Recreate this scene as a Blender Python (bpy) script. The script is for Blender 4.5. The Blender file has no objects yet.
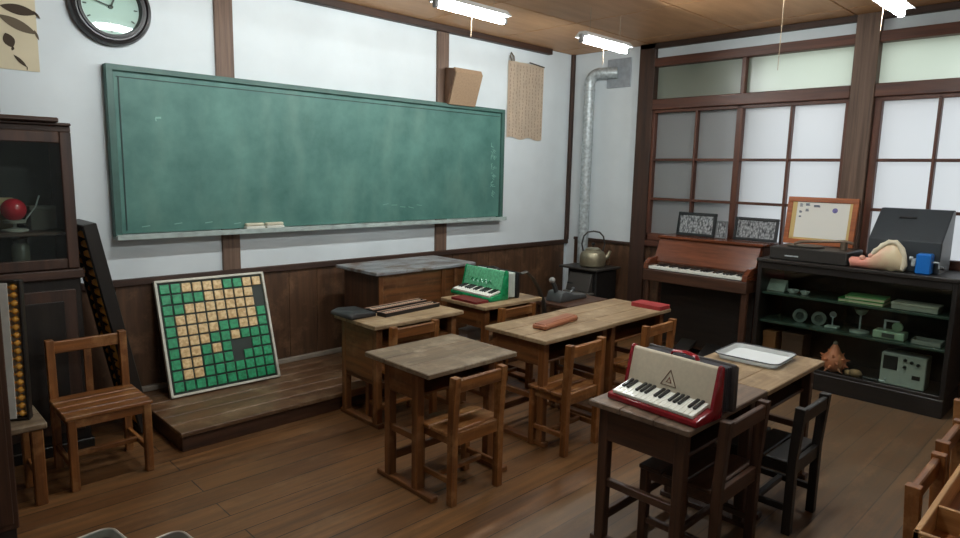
import bpy, bmesh, math, random
from mathutils import Vector, Matrix
random.seed(7)
scene = bpy.context.scene
COL = scene.collection
PI = math.pi

# ------------------------------------------------------------------ colours
def lin(c):
    return tuple(((v/255.0)/12.92 if v/255.0 <= 0.04045 else ((v/255.0+0.055)/1.055)**2.4) for v in c) + (1.0,)

def new_mat(name):
    m = bpy.data.materials.new(name); m.use_nodes = True
    nt = m.node_tree
    return m, nt, nt.nodes['Principled BSDF']

_cache = {}
def plain(name, col, rough=0.5, metal=0.0, noise=0.0, nscale=20.0, bump=0.0, spec=0.5):
    if name in _cache: return _cache[name]
    m, nt, b = new_mat(name)
    b.inputs['Roughness'].default_value = rough; b.inputs['Metallic'].default_value = metal
    b.inputs['Specular IOR Level'].default_value = spec
    c = lin(col)
    if noise or bump:
        tc = nt.nodes.new('ShaderNodeTexCoord'); n = nt.nodes.new('ShaderNodeTexNoise')
        n.inputs['Scale'].default_value = nscale; n.inputs['Detail'].default_value = 5
        nt.links.new(tc.outputs['Object'], n.inputs['Vector'])
        r = nt.nodes.new('ShaderNodeValToRGB')
        lo = 1-noise; hi = 1+noise
        r.color_ramp.elements[0].position = 0.3; r.color_ramp.elements[1].position = 0.7
        r.color_ramp.elements[0].color = (c[0]*lo, c[1]*lo, c[2]*lo, 1)
        r.color_ramp.elements[1].color = (min(1, c[0]*hi), min(1, c[1]*hi), min(1, c[2]*hi), 1)
        nt.links.new(n.outputs['Fac'], r.inputs['Fac']); nt.links.new(r.outputs['Color'], b.inputs['Base Color'])
        if bump:
            bp = nt.nodes.new('ShaderNodeBump'); bp.inputs['Strength'].default_value = bump; bp.inputs['Distance'].default_value = 0.01
            nt.links.new(n.outputs['Fac'], bp.inputs['Height']); nt.links.new(bp.outputs['Normal'], b.inputs['Normal'])
    else:
        b.inputs['Base Color'].default_value = c
    _cache[name] = m
    return m

def wood(name, dark, light, axis='X', rough=0.5, scale=1.0, wear=None, wear_amt=0.4, var=0.25, grain=30.0, bump=0.15):
    """streaky timber; axis is the grain direction; wear is a third colour laid on in worn patches"""
    key = name + axis
    if key in _cache: return _cache[key]
    m, nt, b = new_mat(key)
    L = nt.links.new
    tc = nt.nodes.new('ShaderNodeTexCoord'); oi = nt.nodes.new('ShaderNodeObjectInfo')
    add = nt.nodes.new('ShaderNodeVectorMath'); add.operation = 'ADD'
    mul = nt.nodes.new('ShaderNodeVectorMath'); mul.operation = 'SCALE'; mul.inputs['Scale'].default_value = 7.0
    cmb = nt.nodes.new('ShaderNodeCombineXYZ')
    for k in range(3): L(oi.outputs['Random'], cmb.inputs[k])
    L(cmb.outputs[0], mul.inputs[0]); L(tc.outputs['Object'], add.inputs[0]); L(mul.outputs[0], add.inputs[1])
    mp = nt.nodes.new('ShaderNodeMapping')
    s = [grain*scale]*3; s['XYZ'.index(axis)] = 1.6*scale
    mp.inputs['Scale'].default_value = s
    L(add.outputs[0], mp.inputs['Vector'])
    n = nt.nodes.new('ShaderNodeTexNoise'); n.inputs['Scale'].default_value = 1.0; n.inputs['Detail'].default_value = 6; n.inputs['Roughness'].default_value = 0.65
    L(mp.outputs[0], n.inputs['Vector'])
    r = nt.nodes.new('ShaderNodeValToRGB')
    r.color_ramp.elements[0].position = 0.32; r.color_ramp.elements[1].position = 0.68
    r.color_ramp.elements[0].color = lin(dark); r.color_ramp.elements[1].color = lin(light)
    L(n.outputs['Fac'], r.inputs['Fac'])
    out = r.outputs['Color']
    if wear:
        n2 = nt.nodes.new('ShaderNodeTexNoise'); n2.inputs['Scale'].default_value = 5.0*scale; n2.inputs['Detail'].default_value = 6; n2.inputs['Roughness'].default_value = 0.7
        L(add.outputs[0], n2.inputs['Vector'])
        r2 = nt.nodes.new('ShaderNodeValToRGB'); r2.color_ramp.elements[0].position = 0.62-wear_amt*0.3; r2.color_ramp.elements[1].position = 0.80-wear_amt*0.3
        L(n2.outputs['Fac'], r2.inputs['Fac'])
        mx = nt.nodes.new('ShaderNodeMixRGB'); mx.inputs[2].default_value = lin(wear)
        L(r2.outputs['Color'], mx.inputs[0]); L(out, mx.inputs[1]); out = mx.outputs[0]
    hs = nt.nodes.new('ShaderNodeHueSaturation')
    mr = nt.nodes.new('ShaderNodeMapRange'); mr.inputs['To Min'].default_value = 1-var; mr.inputs['To Max'].default_value = 1+var
    L(oi.outputs['Random'], mr.inputs['Value']); L(mr.outputs[0], hs.inputs['Value']); L(out, hs.inputs['Color'])
    L(hs.outputs['Color'], b.inputs['Base Color'])
    b.inputs['Roughness'].default_value = rough
    bp = nt.nodes.new('ShaderNodeBump'); bp.inputs['Strength'].default_value = bump; bp.inputs['Distance'].default_value = 0.004
    L(n.outputs['Fac'], bp.inputs['Height']); L(bp.outputs['Normal'], b.inputs['Normal'])
    _cache[key] = m
    return m

# ------------------------------------------------------------------ mesh builder
class MB:
    def __init__(self): self.bm = bmesh.new()
    def _merge(self, t, mat=None):
        if mat is not None: bmesh.ops.transform(t, matrix=mat, verts=t.verts)
        me = bpy.data.meshes.new('tmp'); t.to_mesh(me); t.free()
        self.bm.from_mesh(me); bpy.data.meshes.remove(me)
    def box(self, x0, x1, y0, y1, z0, z1, bev=0.003, mat=None):
        t = bmesh.new(); bmesh.ops.create_cube(t, size=1)
        sx, sy, sz = abs(x1-x0), abs(y1-y0), abs(z1-z0)
        bmesh.ops.transform(t, matrix=Matrix.Translation(((x0+x1)/2, (y0+y1)/2, (z0+z1)/2)) @ Matrix.Diagonal((sx, sy, sz, 1)), verts=t.verts)
        bev = min(bev, 0.3*min(sx, sy, sz))
        if bev > 0.0004: bmesh.ops.bevel(t, geom=list(t.edges), offset=bev, segments=1, affect='EDGES', profile=0.5)
        self._merge(t, mat); return self
    def bar(self, p, q, w, h, bev=0.003, up=(0, 0, 1)):
        """a squared bar from p to q; w across, h along 'up'"""
        p, q = Vector(p), Vector(q); d = q-p; ln = d.length; x = d/ln
        u = Vector(up)
        if abs(x.dot(u)) > 0.98: u = Vector((0, 1, 0))
        y = u.cross(x).normalized(); z = x.cross(y)
        M = Matrix((x, y, z)).transposed().to_4x4(); M.translation = (p+q)/2
        return self.box(-ln/2, ln/2, -w/2, w/2, -h/2, h/2, bev, M)
    def prism(self, pts, a0, a1, axis='Y', bev=0.003, mat=None):
        """outline in the two other axes (XZ for Y, YZ for X, XY for Z) extruded from a0 to a1"""
        t = bmesh.new()
        def P(u, v, a): return {'Y': (u, a, v), 'X': (a, u, v), 'Z': (u, v, a)}[axis]
        A = [t.verts.new(P(u, v, a0)) for u, v in pts]; B = [t.verts.new(P(u, v, a1)) for u, v in pts]
        t.faces.new(A); t.faces.new(B[::-1]); n = len(pts)
        for i in range(n): t.faces.new((A[i], B[i], B[(i+1) % n], A[(i+1) % n]))
        bmesh.ops.recalc_face_normals(t, faces=t.faces)
        if bev: bmesh.ops.bevel(t, geom=list(t.edges), offset=bev, segments=2, affect='EDGES', profile=0.5)
        self._merge(t, mat); return self
    def tube(self, pts, r, n=10, closed=False, flat=None):
        """round tube through pts; r number or list"""
        t = bmesh.new(); P = [Vector(p) for p in pts]; N = len(P); rings = []
        prev = None
        for i, p in enumerate(P):
            a = P[(i-1) % N] if (closed or i > 0) else P[i]; c = P[(i+1) % N] if (closed or i < N-1) else P[i]
            d = (c-a).normalized()
            if prev is None:
                u = Vector((0, 0, 1)) if abs(d.z) < 0.9 else Vector((1, 0, 0))
                u = (u-d*u.dot(d)).normalized()
            else:
                u = (prev-d*prev.dot(d)).normalized()
            prev = u; v = d.cross(u); rr = r[i] if isinstance(r, (list, tuple)) else r
            f = flat or 1.0
            rings.append([t.verts.new(p+u*math.cos(2*PI*k/n)*rr*f+v*math.sin(2*PI*k/n)*rr) for k in range(n)])
        M = N if closed else N-1
        for i in range(M):
            A, B = rings[i], rings[(i+1) % N]
            for k in range(n): t.faces.new((A[k], A[(k+1) % n], B[(k+1) % n], B[k]))
        if not closed: t.faces.new(rings[0][::-1]); t.faces.new(rings[-1])
        bmesh.ops.recalc_face_normals(t, faces=t.faces)
        self._merge(t); return self
    def lathe(self, prof, c=(0, 0, 0), n=28, mat=None):
        """profile of (radius, z) turned about Z"""
        t = bmesh.new(); rings = []
        for r, z in prof:
            rings.append([t.verts.new((c[0]+max(r, 1e-4)*math.cos(2*PI*k/n), c[1]+max(r, 1e-4)*math.sin(2*PI*k/n), c[2]+z)) for k in range(n)])
        for A, B in zip(rings, rings[1:]):
            for k in range(n): t.faces.new((A[k], A[(k+1) % n], B[(k+1) % n], B[k]))
        t.faces.new(rings[0][::-1]); t.faces.new(rings[-1])
        bmesh.ops.recalc_face_normals(t, faces=t.faces)
        self._merge(t, mat); return self
    def ball(self, c, r, sx=1, sy=1, sz=1, n=20):
        t = bmesh.new(); bmesh.ops.create_uvsphere(t, u_segments=n, v_segments=max(6, n//2), radius=r)
        self._merge(t, Matrix.Translation(c) @ Matrix.Diagonal((sx, sy, sz, 1))); return self
    def poly(self, pts):
        vs = [self.bm.verts.new(p) for p in pts]; self.bm.faces.new(vs); return self
    def slab(self, w, d, z0, z1, r, n=5, c=(0, 0)):
        """rounded rectangle slab"""
        pts = []
        for (sx, sy, a0) in ((1, 1, 0), (-1, 1, PI/2), (-1, -1, PI), (1, -1, 1.5*PI)):
            for k in range(n+1):
                a = a0+PI/2*k/n
                pts.append((c[0]+sx*(w/2-r)+r*math.cos(a), c[1]+sy*(d/2-r)+r*math.sin(a)))
        return self.prism(pts, z0, z1, 'Z', 0)
    def build(self, name, mat, parent=None, smooth=False):
        me = bpy.data.meshes.new(name); self.bm.to_mesh(me); self.bm.free()
        me.materials.append(mat)
        if smooth:
            for p in me.polygons: p.use_smooth = True
            try: me.set_sharp_from_angle(angle=math.radians(40))
            except Exception: pass
        o = bpy.data.objects.new(name, me); COL.objects.link(o)
        if parent is not None: o.parent = parent
        return o

def thing(name, label, cat, loc=(0, 0, 0), rotz=0.0, group=None, rot=None):
    o = bpy.data.objects.new(name, None); COL.objects.link(o); o.empty_display_size = 0.1
    o.location = loc; o.rotation_euler = rot if rot else (0, 0, rotz)
    o['label'] = label; o['category'] = cat
    if group: o['group'] = group
    return o
def tag(o, label, cat, group=None):
    o['label'] = label; o['category'] = cat
    if group: o['group'] = group
    return o
def struct(o):
    o['kind'] = 'structure'; return o
def dup(root, loc, rotz=0.0, label=None, group=None):
    r = root.copy(); COL.objects.link(r); r.location = loc; r.rotation_euler = (0, 0, rotz)
    if label: r['label'] = label
    if group: r['group'] = group
    for ch in list(root.children):
        c = ch.copy(); COL.objects.link(c); c.parent = r
        for g in list(ch.children):
            d = g.copy(); COL.objects.link(d); d.parent = c
    return r

# ------------------------------------------------------------------ materials
PLASTER = plain('white_plaster', (210, 217, 220), 0.9, noise=0.05, nscale=3.0, bump=0.08)
def W_DARK(a): return wood('dark_timber', (38, 24, 17), (72, 46, 32), a, 0.55, var=0.12)
def W_POST(a): return wood('post_timber', (78, 58, 46), (118, 94, 78), a, 0.6, var=0.1, grain=45)
def W_SASH(a): return wood('sash_timber', (66, 36, 26), (104, 62, 44), a, 0.45, var=0.08)
def W_WAINS(a): return wood('wainscot_timber', (58, 38, 24), (90, 62, 41), a, 0.5, var=0.06, grain=22, wear=(112, 82, 58), wear_amt=0.35)
def W_CHAIR(a): return wood('chair_timber', (84, 47, 18), (140, 86, 38), a, 0.45, var=0.14, wear=(158, 114, 70), wear_amt=0.4)
def W_DESK(a): return wood('desk_timber', (72, 40, 17), (124, 76, 36), a, 0.45, var=0.14, wear=(132, 94, 60), wear_amt=0.3)
def W_DIM(a): return wood('dark_desk_timber', (44, 26, 17), (82, 52, 34), a, 0.45, var=0.12)
def W_TOPG(a): return wood('grey_worn_top', (84, 68, 52), (122, 102, 78), a, 0.5, var=0.05, wear=(150, 134, 112), wear_amt=0.4)
def W_TOPD(a): return wood('dark_worn_top', (78, 62, 50), (116, 94, 76), a, 0.45, var=0.05, wear=(128, 106, 88), wear_amt=0.3)
def W_TOPT(a): return wood('tan_worn_top', (116, 92, 64), (160, 134, 100), a, 0.5, var=0.06, wear=(172, 148, 116), wear_amt=0.4)
def W_STAGE(a): return wood('stage_timber', (70, 47, 29), (114, 80, 52), a, 0.4, var=0.05, wear=(134, 108, 82), wear_amt=0.45)
def W_BLACK(a): return wood('blackened_timber', (17, 14, 12), (34, 27, 22), a, 0.45, var=0.1)
def W_ORGAN(a): return wood('organ_timber', (72, 36, 20), (118, 64, 40), a, 0.2, var=0.05, grain=18)
def W_LIGHT(a): return wood('light_timber', (150, 104, 58), (196, 148, 92), a, 0.5, var=0.06)
def W_SPEAK(a): return wood('speaker_veneer', (118, 90, 66), (150, 120, 92), a, 0.5, var=0.05)
BLACK = plain('black_paint', (24, 24, 25), 0.4)
IRON = plain('black_iron', (30, 29, 28), 0.5, metal=0.3, noise=0.2, nscale=30)
STEEL = plain('galvanised_steel', (176, 184, 186), 0.45, metal=0.35, noise=0.3, nscale=34)
ALU = plain('aluminium', (205, 205, 200), 0.32, metal=0.8, noise=0.06, nscale=40)
BRASS = plain('dull_brass', (160, 152, 128), 0.34, metal=0.7, noise=0.15, nscale=25)
WHITE = plain('white_enamel', (226, 230, 230), 0.25)
CREAM = plain('cream_paper', (212, 198, 168), 0.8, noise=0.06, nscale=12)
CHALK = plain('chalk', (205, 220, 212), 0.9)
KEYW = plain('ivory_keys', (232, 232, 222), 0.25)
RED = plain('deep_red_celluloid', (126, 20, 30), 0.2, noise=0.2, nscale=25)
GREEN = plain('green_celluloid', (18, 128, 78), 0.16, noise=0.45, nscale=22)
GREENL = plain('pale_green_celluloid', (96, 176, 132), 0.2, noise=0.3, nscale=60)
BEIGE = plain('beige_grille_cloth', (190, 178, 156), 0.6, noise=0.06, nscale=60)
DGREY = plain('dark_grey_cloth', (52, 50, 56), 0.7, noise=0.1, nscale=40)
SLATE = plain('slate_grey_paint', (40, 46, 50), 0.6, noise=0.08, nscale=8)

def glass_thin(name, tint=(1, 1, 1), refl=0.08):
    m = bpy.data.materials.new(name); m.use_nodes = True; nt = m.node_tree; nt.nodes.clear()
    o = nt.nodes.new('ShaderNodeOutputMaterial'); mx = nt.nodes.new('ShaderNodeMixShader')
    t = nt.nodes.new('ShaderNodeBsdfTransparent'); t.inputs[0].default_value = (*tint, 1)
    g = nt.nodes.new('ShaderNodeBsdfGlossy'); g.inputs['Roughness'].default_value = 0.03
    mx.inputs[0].default_value = refl
    nt.links.new(t.outputs[0], mx.inputs[1]); nt.links.new(g.outputs[0], mx.inputs[2]); nt.links.new(mx.outputs[0], o.inputs[0])
    return m
def frosted(name, tint):
    m = bpy.data.materials.new(name); m.use_nodes = True; nt = m.node_tree; nt.nodes.clear()
    o = nt.nodes.new('ShaderNodeOutputMaterial'); mx = nt.nodes.new('ShaderNodeMixShader')
    t = nt.nodes.new('ShaderNodeBsdfTranslucent'); t.inputs[0].default_value = lin(tint)
    g = nt.nodes.new('ShaderNodeBsdfGlossy'); g.inputs['Roughness'].default_value = 0.3
    d = nt.nodes.new('ShaderNodeBsdfDiffuse'); d.inputs[0].default_value = lin(tint)
    m2 = nt.nodes.new('ShaderNodeMixShader'); m2.inputs[0].default_value = 0.25
    nt.links.new(t.outputs[0], m2.inputs[1]); nt.links.new(d.outputs[0], m2.inputs[2])
    mx.inputs[0].default_value = 0.06
    nt.links.new(m2.outputs[0], mx.inputs[1]); nt.links.new(g.outputs[0], mx.inputs[2]); nt.links.new(mx.outputs[0], o.inputs[0])
    return m
GLASS = glass_thin('clear_glass', (0.90, 0.95, 0.92), 0.022)
FROST = frosted('frosted_glass', (232, 232, 232))
FROSTG = frosted('pale_green_frosted_glass', (222, 232, 212))
def emit(name, col, s):
    m = bpy.data.materials.new(name); m.use_nodes = True; nt = m.node_tree; nt.nodes.clear()
    o = nt.nodes.new('ShaderNodeOutputMaterial'); e = nt.nodes.new('ShaderNodeEmission')
    e.inputs[0].default_value = (*col, 1); e.inputs[1].default_value = s; nt.links.new(e.outputs[0], o.inputs[0])
    return m
TUBE = emit('fluorescent_tube_glow', (0.95, 1.0, 0.99), 158.0)

def floor_mat():
    m, nt, b = new_mat('floor_planks'); L = nt.links.new
    tc = nt.nodes.new('ShaderNodeTexCoord')
    br = nt.nodes.new('ShaderNodeTexBrick'); br.inputs['Scale'].default_value = 1.0
    br.inputs['Brick Width'].default_value = 4.6; br.inputs['Row Height'].default_value = 0.155
    br.inputs['Mortar Size'].default_value = 0.0035; br.inputs['Mortar Smooth'].default_value = 0.3; br.inputs['Bias'].default_value = 0.0
    br.inputs['Color1'].default_value = lin((98, 64, 35)); br.inputs['Color2'].default_value = lin((126, 88, 52)); br.inputs['Mortar'].default_value = lin((22, 14, 10))
    br.offset = 0.37
    L(tc.outputs['Object'], br.inputs['Vector'])
    mp = nt.nodes.new('ShaderNodeMapping'); mp.inputs['Scale'].default_value = (1.2, 26, 1)
    L(tc.outputs['Object'], mp.inputs['Vector'])
    n = nt.nodes.new('ShaderNodeTexNoise'); n.inputs['Scale'].default_value = 1.0; n.inputs['Detail'].default_value = 7; n.inputs['Roughness'].default_value = 0.7
    L(mp.outputs[0], n.inputs['Vector'])
    r = nt.nodes.new('ShaderNodeValToRGB'); r.color_ramp.elements[0].position = 0.3; r.color_ramp.elements[1].position = 0.72
    r.color_ramp.elements[0].color = (0.32, 0.32, 0.32, 1); r.color_ramp.elements[1].color = (1.35, 1.33, 1.28, 1)
    L(n.outputs['Fac'], r.inputs['Fac'])
    mu = nt.nodes.new('ShaderNodeMixRGB'); mu.blend_type = 'MULTIPLY'; mu.inputs[0].default_value = 0.9
    L(br.outputs['Color'], mu.inputs[1]); L(r.outputs['Color'], mu.inputs[2])
    # boards on the camera side of the room are bleached greyer
    sep = nt.nodes.new('ShaderNodeSeparateXYZ'); L(tc.outputs['Object'], sep.inputs[0])
    cmp_ = nt.nodes.new('ShaderNodeMapRange'); cmp_.inputs['From Min'].default_value = -2.62; cmp_.inputs['From Max'].default_value = -2.68
    L(sep.outputs['Y'], cmp_.inputs['Value'])
    n3 = nt.nodes.new('ShaderNodeTexNoise'); n3.inputs['Scale'].default_value = 1.6; n3.inputs['Detail'].default_value = 5
    L(tc.outputs['Object'], n3.inputs['Vector'])
    mm = nt.nodes.new('ShaderNodeMath'); mm.operation = 'MULTIPLY'; L(cmp_.outputs[0], mm.inputs[0]); L(n3.outputs['Fac'], mm.inputs[1])
    mx = nt.nodes.new('ShaderNodeMixRGB'); mx.inputs[2].default_value = lin((104, 90, 72)); L(mm.outputs[0], mx.inputs[0]); L(mu.outputs[0], mx.inputs[1])
    # scuffed pale patches
    n2 = nt.nodes.new('ShaderNodeTexNoise'); n2.inputs['Scale'].default_value = 2.2; n2.inputs['Detail'].default_value = 8; n2.inputs['Roughness'].default_value = 0.75
    mp2 = nt.nodes.new('ShaderNodeMapping'); mp2.inputs['Scale'].default_value = (1, 3, 1); L(tc.outputs['Object'], mp2.inputs['Vector']); L(mp2.outputs[0], n2.inputs['Vector'])
    r2 = nt.nodes.new('ShaderNodeValToRGB'); r2.color_ramp.elements[0].position = 0.52; r2.color_ramp.elements[1].position = 0.74
    r2.color_ramp.elements[1].color = (0.55, 0.55, 0.55, 1)
    L(n2.outputs['Fac'], r2.inputs['Fac'])
    mx2 = nt.nodes.new('ShaderNodeMixRGB'); mx2.inputs[2].default_value = lin((146, 112, 80)); L(r2.outputs['Color'], mx2.inputs[0]); L(mx.outputs[0], mx2.inputs[1])
    L(mx2.outputs[0], b.inputs['Base Color'])
    rr = nt.nodes.new('ShaderNodeMapRange'); rr.inputs['To Min'].default_value = 0.28; rr.inputs['To Max'].default_value = 0.55
    L(n.outputs['Fac'], rr.inputs['Value']); L(rr.outputs[0], b.inputs['Roughness'])
    bp = nt.nodes.new('ShaderNodeBump'); bp.inputs['Strength'].default_value = 0.35; bp.inputs['Distance'].default_value = 0.004
    L(mu.outputs[0], bp.inputs['Height']); L(bp.outputs['Normal'], b.inputs['Normal'])
    return m

def board_mat():
    m, nt, b = new_mat('green_slate'); L = nt.links.new
    tc = nt.nodes.new('ShaderNodeTexCoord')
    n = nt.nodes.new('ShaderNodeTexNoise'); n.inputs['Scale'].default_value = 2.6; n.inputs['Detail'].default_value = 7; n.inputs['Roughness'].default_value = 0.65
    L(tc.outputs['Object'], n.inputs['Vector'])
    r = nt.nodes.new('ShaderNodeValToRGB'); r.color_ramp.elements[0].position = 0.32; r.color_ramp.elements[1].position = 0.68
    r.color_ramp.elements[0].color = lin((54, 98, 90)); r.color_ramp.elements[1].color = lin((86, 130, 120))
    L(n.outputs['Fac'], r.inputs['Fac'])
    # vertical chalk-dust wipe streaks
    mp = nt.nodes.new('ShaderNodeMapping'); mp.inputs['Scale'].default_value = (5, 1, 1.6); L(tc.outputs['Object'], mp.inputs['Vector'])
    n2 = nt.nodes.new('ShaderNodeTexNoise'); n2.inputs['Scale'].default_value = 1; n2.inputs['Detail'].default_value = 6; L(mp.outputs[0], n2.inputs['Vector'])
    r2 = nt.nodes.new('ShaderNodeValToRGB'); r2.color_ramp.elements[0].position = 0.5; r2.color_ramp.elements[1].position = 0.85; r2.color_ramp.elements[1].color = (0.5, 0.5, 0.5, 1)
    L(n2.outputs['Fac'], r2.inputs['Fac'])
    mx = nt.nodes.new('ShaderNodeMixRGB'); mx.inputs[2].default_value = lin((112, 146, 132)); L(r2.outputs['Color'], mx.inputs[0]); L(r.outputs['Color'], mx.inputs[1])
    L(mx.outputs[0], b.inputs['Base Color']); b.inputs['Roughness'].default_value = 0.55
    return m

# ------------------------------------------------------------------ camera
F_PX = 651.2
cam = bpy.data.cameras.new('camera'); cam.sensor_width = 36.0; cam.lens = F_PX/960*36.0; cam.clip_start = 0.02
co = bpy.data.objects.new('camera', cam); COL.objects.link(co)
yaw, pitch, roll = math.radians(44.48), math.radians(-8.52), math.radians(1.22)
fv = Vector((math.cos(pitch)*math.sin(yaw), math.cos(pitch)*math.cos(yaw), math.sin(pitch)))
rv = Vector((math.cos(yaw), -math.sin(yaw), 0)); uv = rv.cross(fv)
c_, s_ = math.cos(roll), math.sin(roll)
r2v = rv*c_+uv*s_; u2v = uv*c_-rv*s_
M = Matrix((r2v, u2v, -fv)).transposed().to_4x4(); M.translation = (-5.76, -4.5, 1.6)
co.matrix_world = M
scene.camera = co

# ------------------------------------------------------------------ THE ROOM
CZ = 2.85
XL, YB = -7.0, -6.6
struct(MB().box(XL-.1, .1, YB-.1, .1, -.08, 0, 0).build('floor', floor_mat()))
# ceiling of plywood sheets with open joints
ce = struct(MB().box(XL-.1, .1, YB-.1, .1, CZ+.02, CZ+.1, 0).build('ceiling', W_DARK('X')))
def W_PLY(a): return wood('ceiling_plywood', (184, 138, 96), (204, 156, 112), a, 0.5, var=0.0, grain=8, bump=0.02)
pm = MB(); xs = [-7.0, -6.66, -5.75, -4.84, -3.93, -3.02, -2.11, -1.2, -.29, 0]
ys = [0, -.04, -.95, -1.85, -2.75, -3.65, -4.55, -5.45, -6.35, -6.6]
for a, b_ in zip(xs, xs[1:]):
    for c0, d0 in zip(ys, ys[1:]):
        pm.box(a+.007, b_-.007, d0+.007, c0-.007, CZ, CZ+.02, .002)
pm.build('ceiling_panels', W_PLY('X'), ce)

# front wall (the blackboard wall)
wf = struct(MB().box(XL, 0, 0, .1, 0, CZ, 0).build('wall_front', PLASTER))
w = MB(); x = -6.95
while x < -.05:
    w.box(x, min(x+.235, -.002), -.012, 0, 0, .84, .002); x += .238
w.build('wainscot_panelling', W_WAINS('Z'), wf)
MB().box(XL, -.002, -.03, 0, .83, .875, .004).build('wainscot_rail', W_DARK('X'), wf)
for k, (a, b_) in enumerate(((-5.83, -5.70), (-3.88, -3.755), (-1.93, -1.80))):
    struct(MB().box(a, b_, -.022, .05, .875, CZ, .003).build('trim_%d' % (k+1), W_POST('Z')))
struct(MB().box(-.045, .0, -.035, .0, .875, CZ, .003).build('trim_4', W_DARK('Z')))
struct(MB().box(XL, -.42, -.06, 0, CZ-.055, CZ, .004).build('trim_5', W_DARK('X')))
struct(MB().box(-4.50, -1.24, -.05, -.013, .1215, .155, .004).build('baseboard_front', plain('dusty_skirting', (128, 118, 106), .8, noise=.2, nscale=12)))
# other walls out of view
struct(MB().box(XL-.1, XL, YB, 0, 0, CZ, 0).build('wall_left', PLASTER))
struct(MB().box(XL, 0, YB-.1, YB, 0, CZ, 0).build('wall_back', PLASTER))

# right wall with windows
WZ0, WZ1 = .93, 2.63
wr = struct(MB().box(0, .1, -.86, 0, 0, CZ, 0).box(0, .1, YB, -.86, 0, WZ0, 0).box(0, .1, YB, -.86, WZ1+.08, CZ, 0).build('wall_right', PLASTER))
w = MB(); y = -.12
while y > -6.5:
    w.box(-.012, 0, y-.235, y, 0, .90, .002); y -= .238
w.build('wainscot_panelling', W_WAINS('Z'), wr)
MB().box(-.03, 0, -.85, -.12, .885, .915, .004).build('wainscot_rail', W_DARK('Y'), wr)
struct(MB().box(-.05, .12, -1.02, -.85, 0, CZ, .004).build('trim_6', W_DARK('Z')))
struct(MB().box(-.06, .12, -2.935, -2.765, 0, CZ, .004).build('trim_7', W_POST('Z')))
struct(MB().box(-.05, .12, -4.87, -4.70, 0, CZ, .004).build('trim_8', W_DARK('Z')))
struct(MB().box(-.05, 0, YB, -.85, CZ-.05, CZ, .004).build('trim_9', W_DARK('Y')))

def window(n, ya, yb, transom, sash):
    """ya > yb: opening along the wall; sash = list of (stile y, width)"""
    root = thing('window_%d' % n, 'x', 'x'); del root['label']; del root['category']; struct(root)
    g = MB()
    g.box(-.05, .1, yb, ya, WZ1, WZ1+.08, .004)        # head beam
    g.box(-.055, .1, yb, ya, 2.225, 2.325, .006)         # transom rail
    g.box(-.03, .02, yb, ya, 2.195, 2.225, .003)
    g.box(-.05, .1, yb, ya, WZ0-.03, WZ0+.03, .004)     # sill
    g.build('window_frame', W_SASH('Y'), root)
    g = MB()
    for yy, wd in transom: g.box(-.03, .03, yy-wd/2, yy+wd/2, 2.325, WZ1, .003)
    for yy, wd in sash: g.box(-.03, .03, yy-wd/2, yy+wd/2, WZ0+.03, 2.225, .003)
    g.build('stile', W_SASH('Z'), root)
    g = MB()
    for zz in (1.75, 1.37): g.box(-.02, .02, yb, ya, zz-.012, zz+.012, .002)
    g.box(-.03, .03, yb, ya, WZ0+.03, WZ0+.10, .003)
    g.build('glazing_bar', W_SASH('Y'), root)
    MB().poly(((.03, yb, WZ0+.03), (.03, ya, WZ0+.03), (.03, ya, 2.225), (.03, yb, 2.225))).build('glazing', FROST, root)
    MB().poly(((.031, yb, 2.325), (.031, ya, 2.325), (.031, ya, WZ1), (.031, yb, WZ1))).build('transom_glazing', FROSTG, root)
window(1, -1.02, -2.765, ((-1.89, .035),), ((-1.03, .03), (-1.475, .02), (-1.885, .055), (-2.325, .02), (-2.75, .03)))
window(2, -2.935, -4.70, ((-3.82, .035),), ((-2.965, .05), (-3.36, .022), (-3.80, .06), (-4.24, .022), (-4.68, .04)))
window(3, -4.87, -6.6, ((-5.7, .035),), ((-4.9, .05), (-5.3, .022), (-5.7, .06), (-6.15, .022), (-6.57, .04)))

# unseen wall added outside the frosted glass to shade the left panes
struct(MB().box(.16, .35, -1.95, 1.0, -.1, 2.28, .01).box(.11, .35, -2.06, 1.0, 2.28, 3.6, .01).build('added_shade_wall', plain('shade_wall_grey', (104, 108, 110), 0.9, noise=0.2, nscale=4)))
struct(MB().box(.1, 14, -16, 8, -.35, -.3, 0).build('ground', plain('outside_earth', (120, 120, 104), 0.95, noise=0.2, nscale=2)))

# ------------------------------------------------------------------ STAGE under the blackboard
g = thing('teaching_platform', 'long low wooden teaching platform along the wall below the blackboard', 'platform', (-4.52, -.88, 0))
t = MB(); n = 6
for k in range(n):
    a = .868*k/n; t.box(-.0, 3.3, a-.012*(k == 0), .868*(k+1)/n-.003, .095, .12, .003)
t.build('deck', W_STAGE('X'), g)
MB().box(.012, 3.29, .012, .03, .0, .095, .002).box(.012, .03, .03, .86, 0, .095, .002).build('fascia', W_DIM('X'), g)

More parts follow.
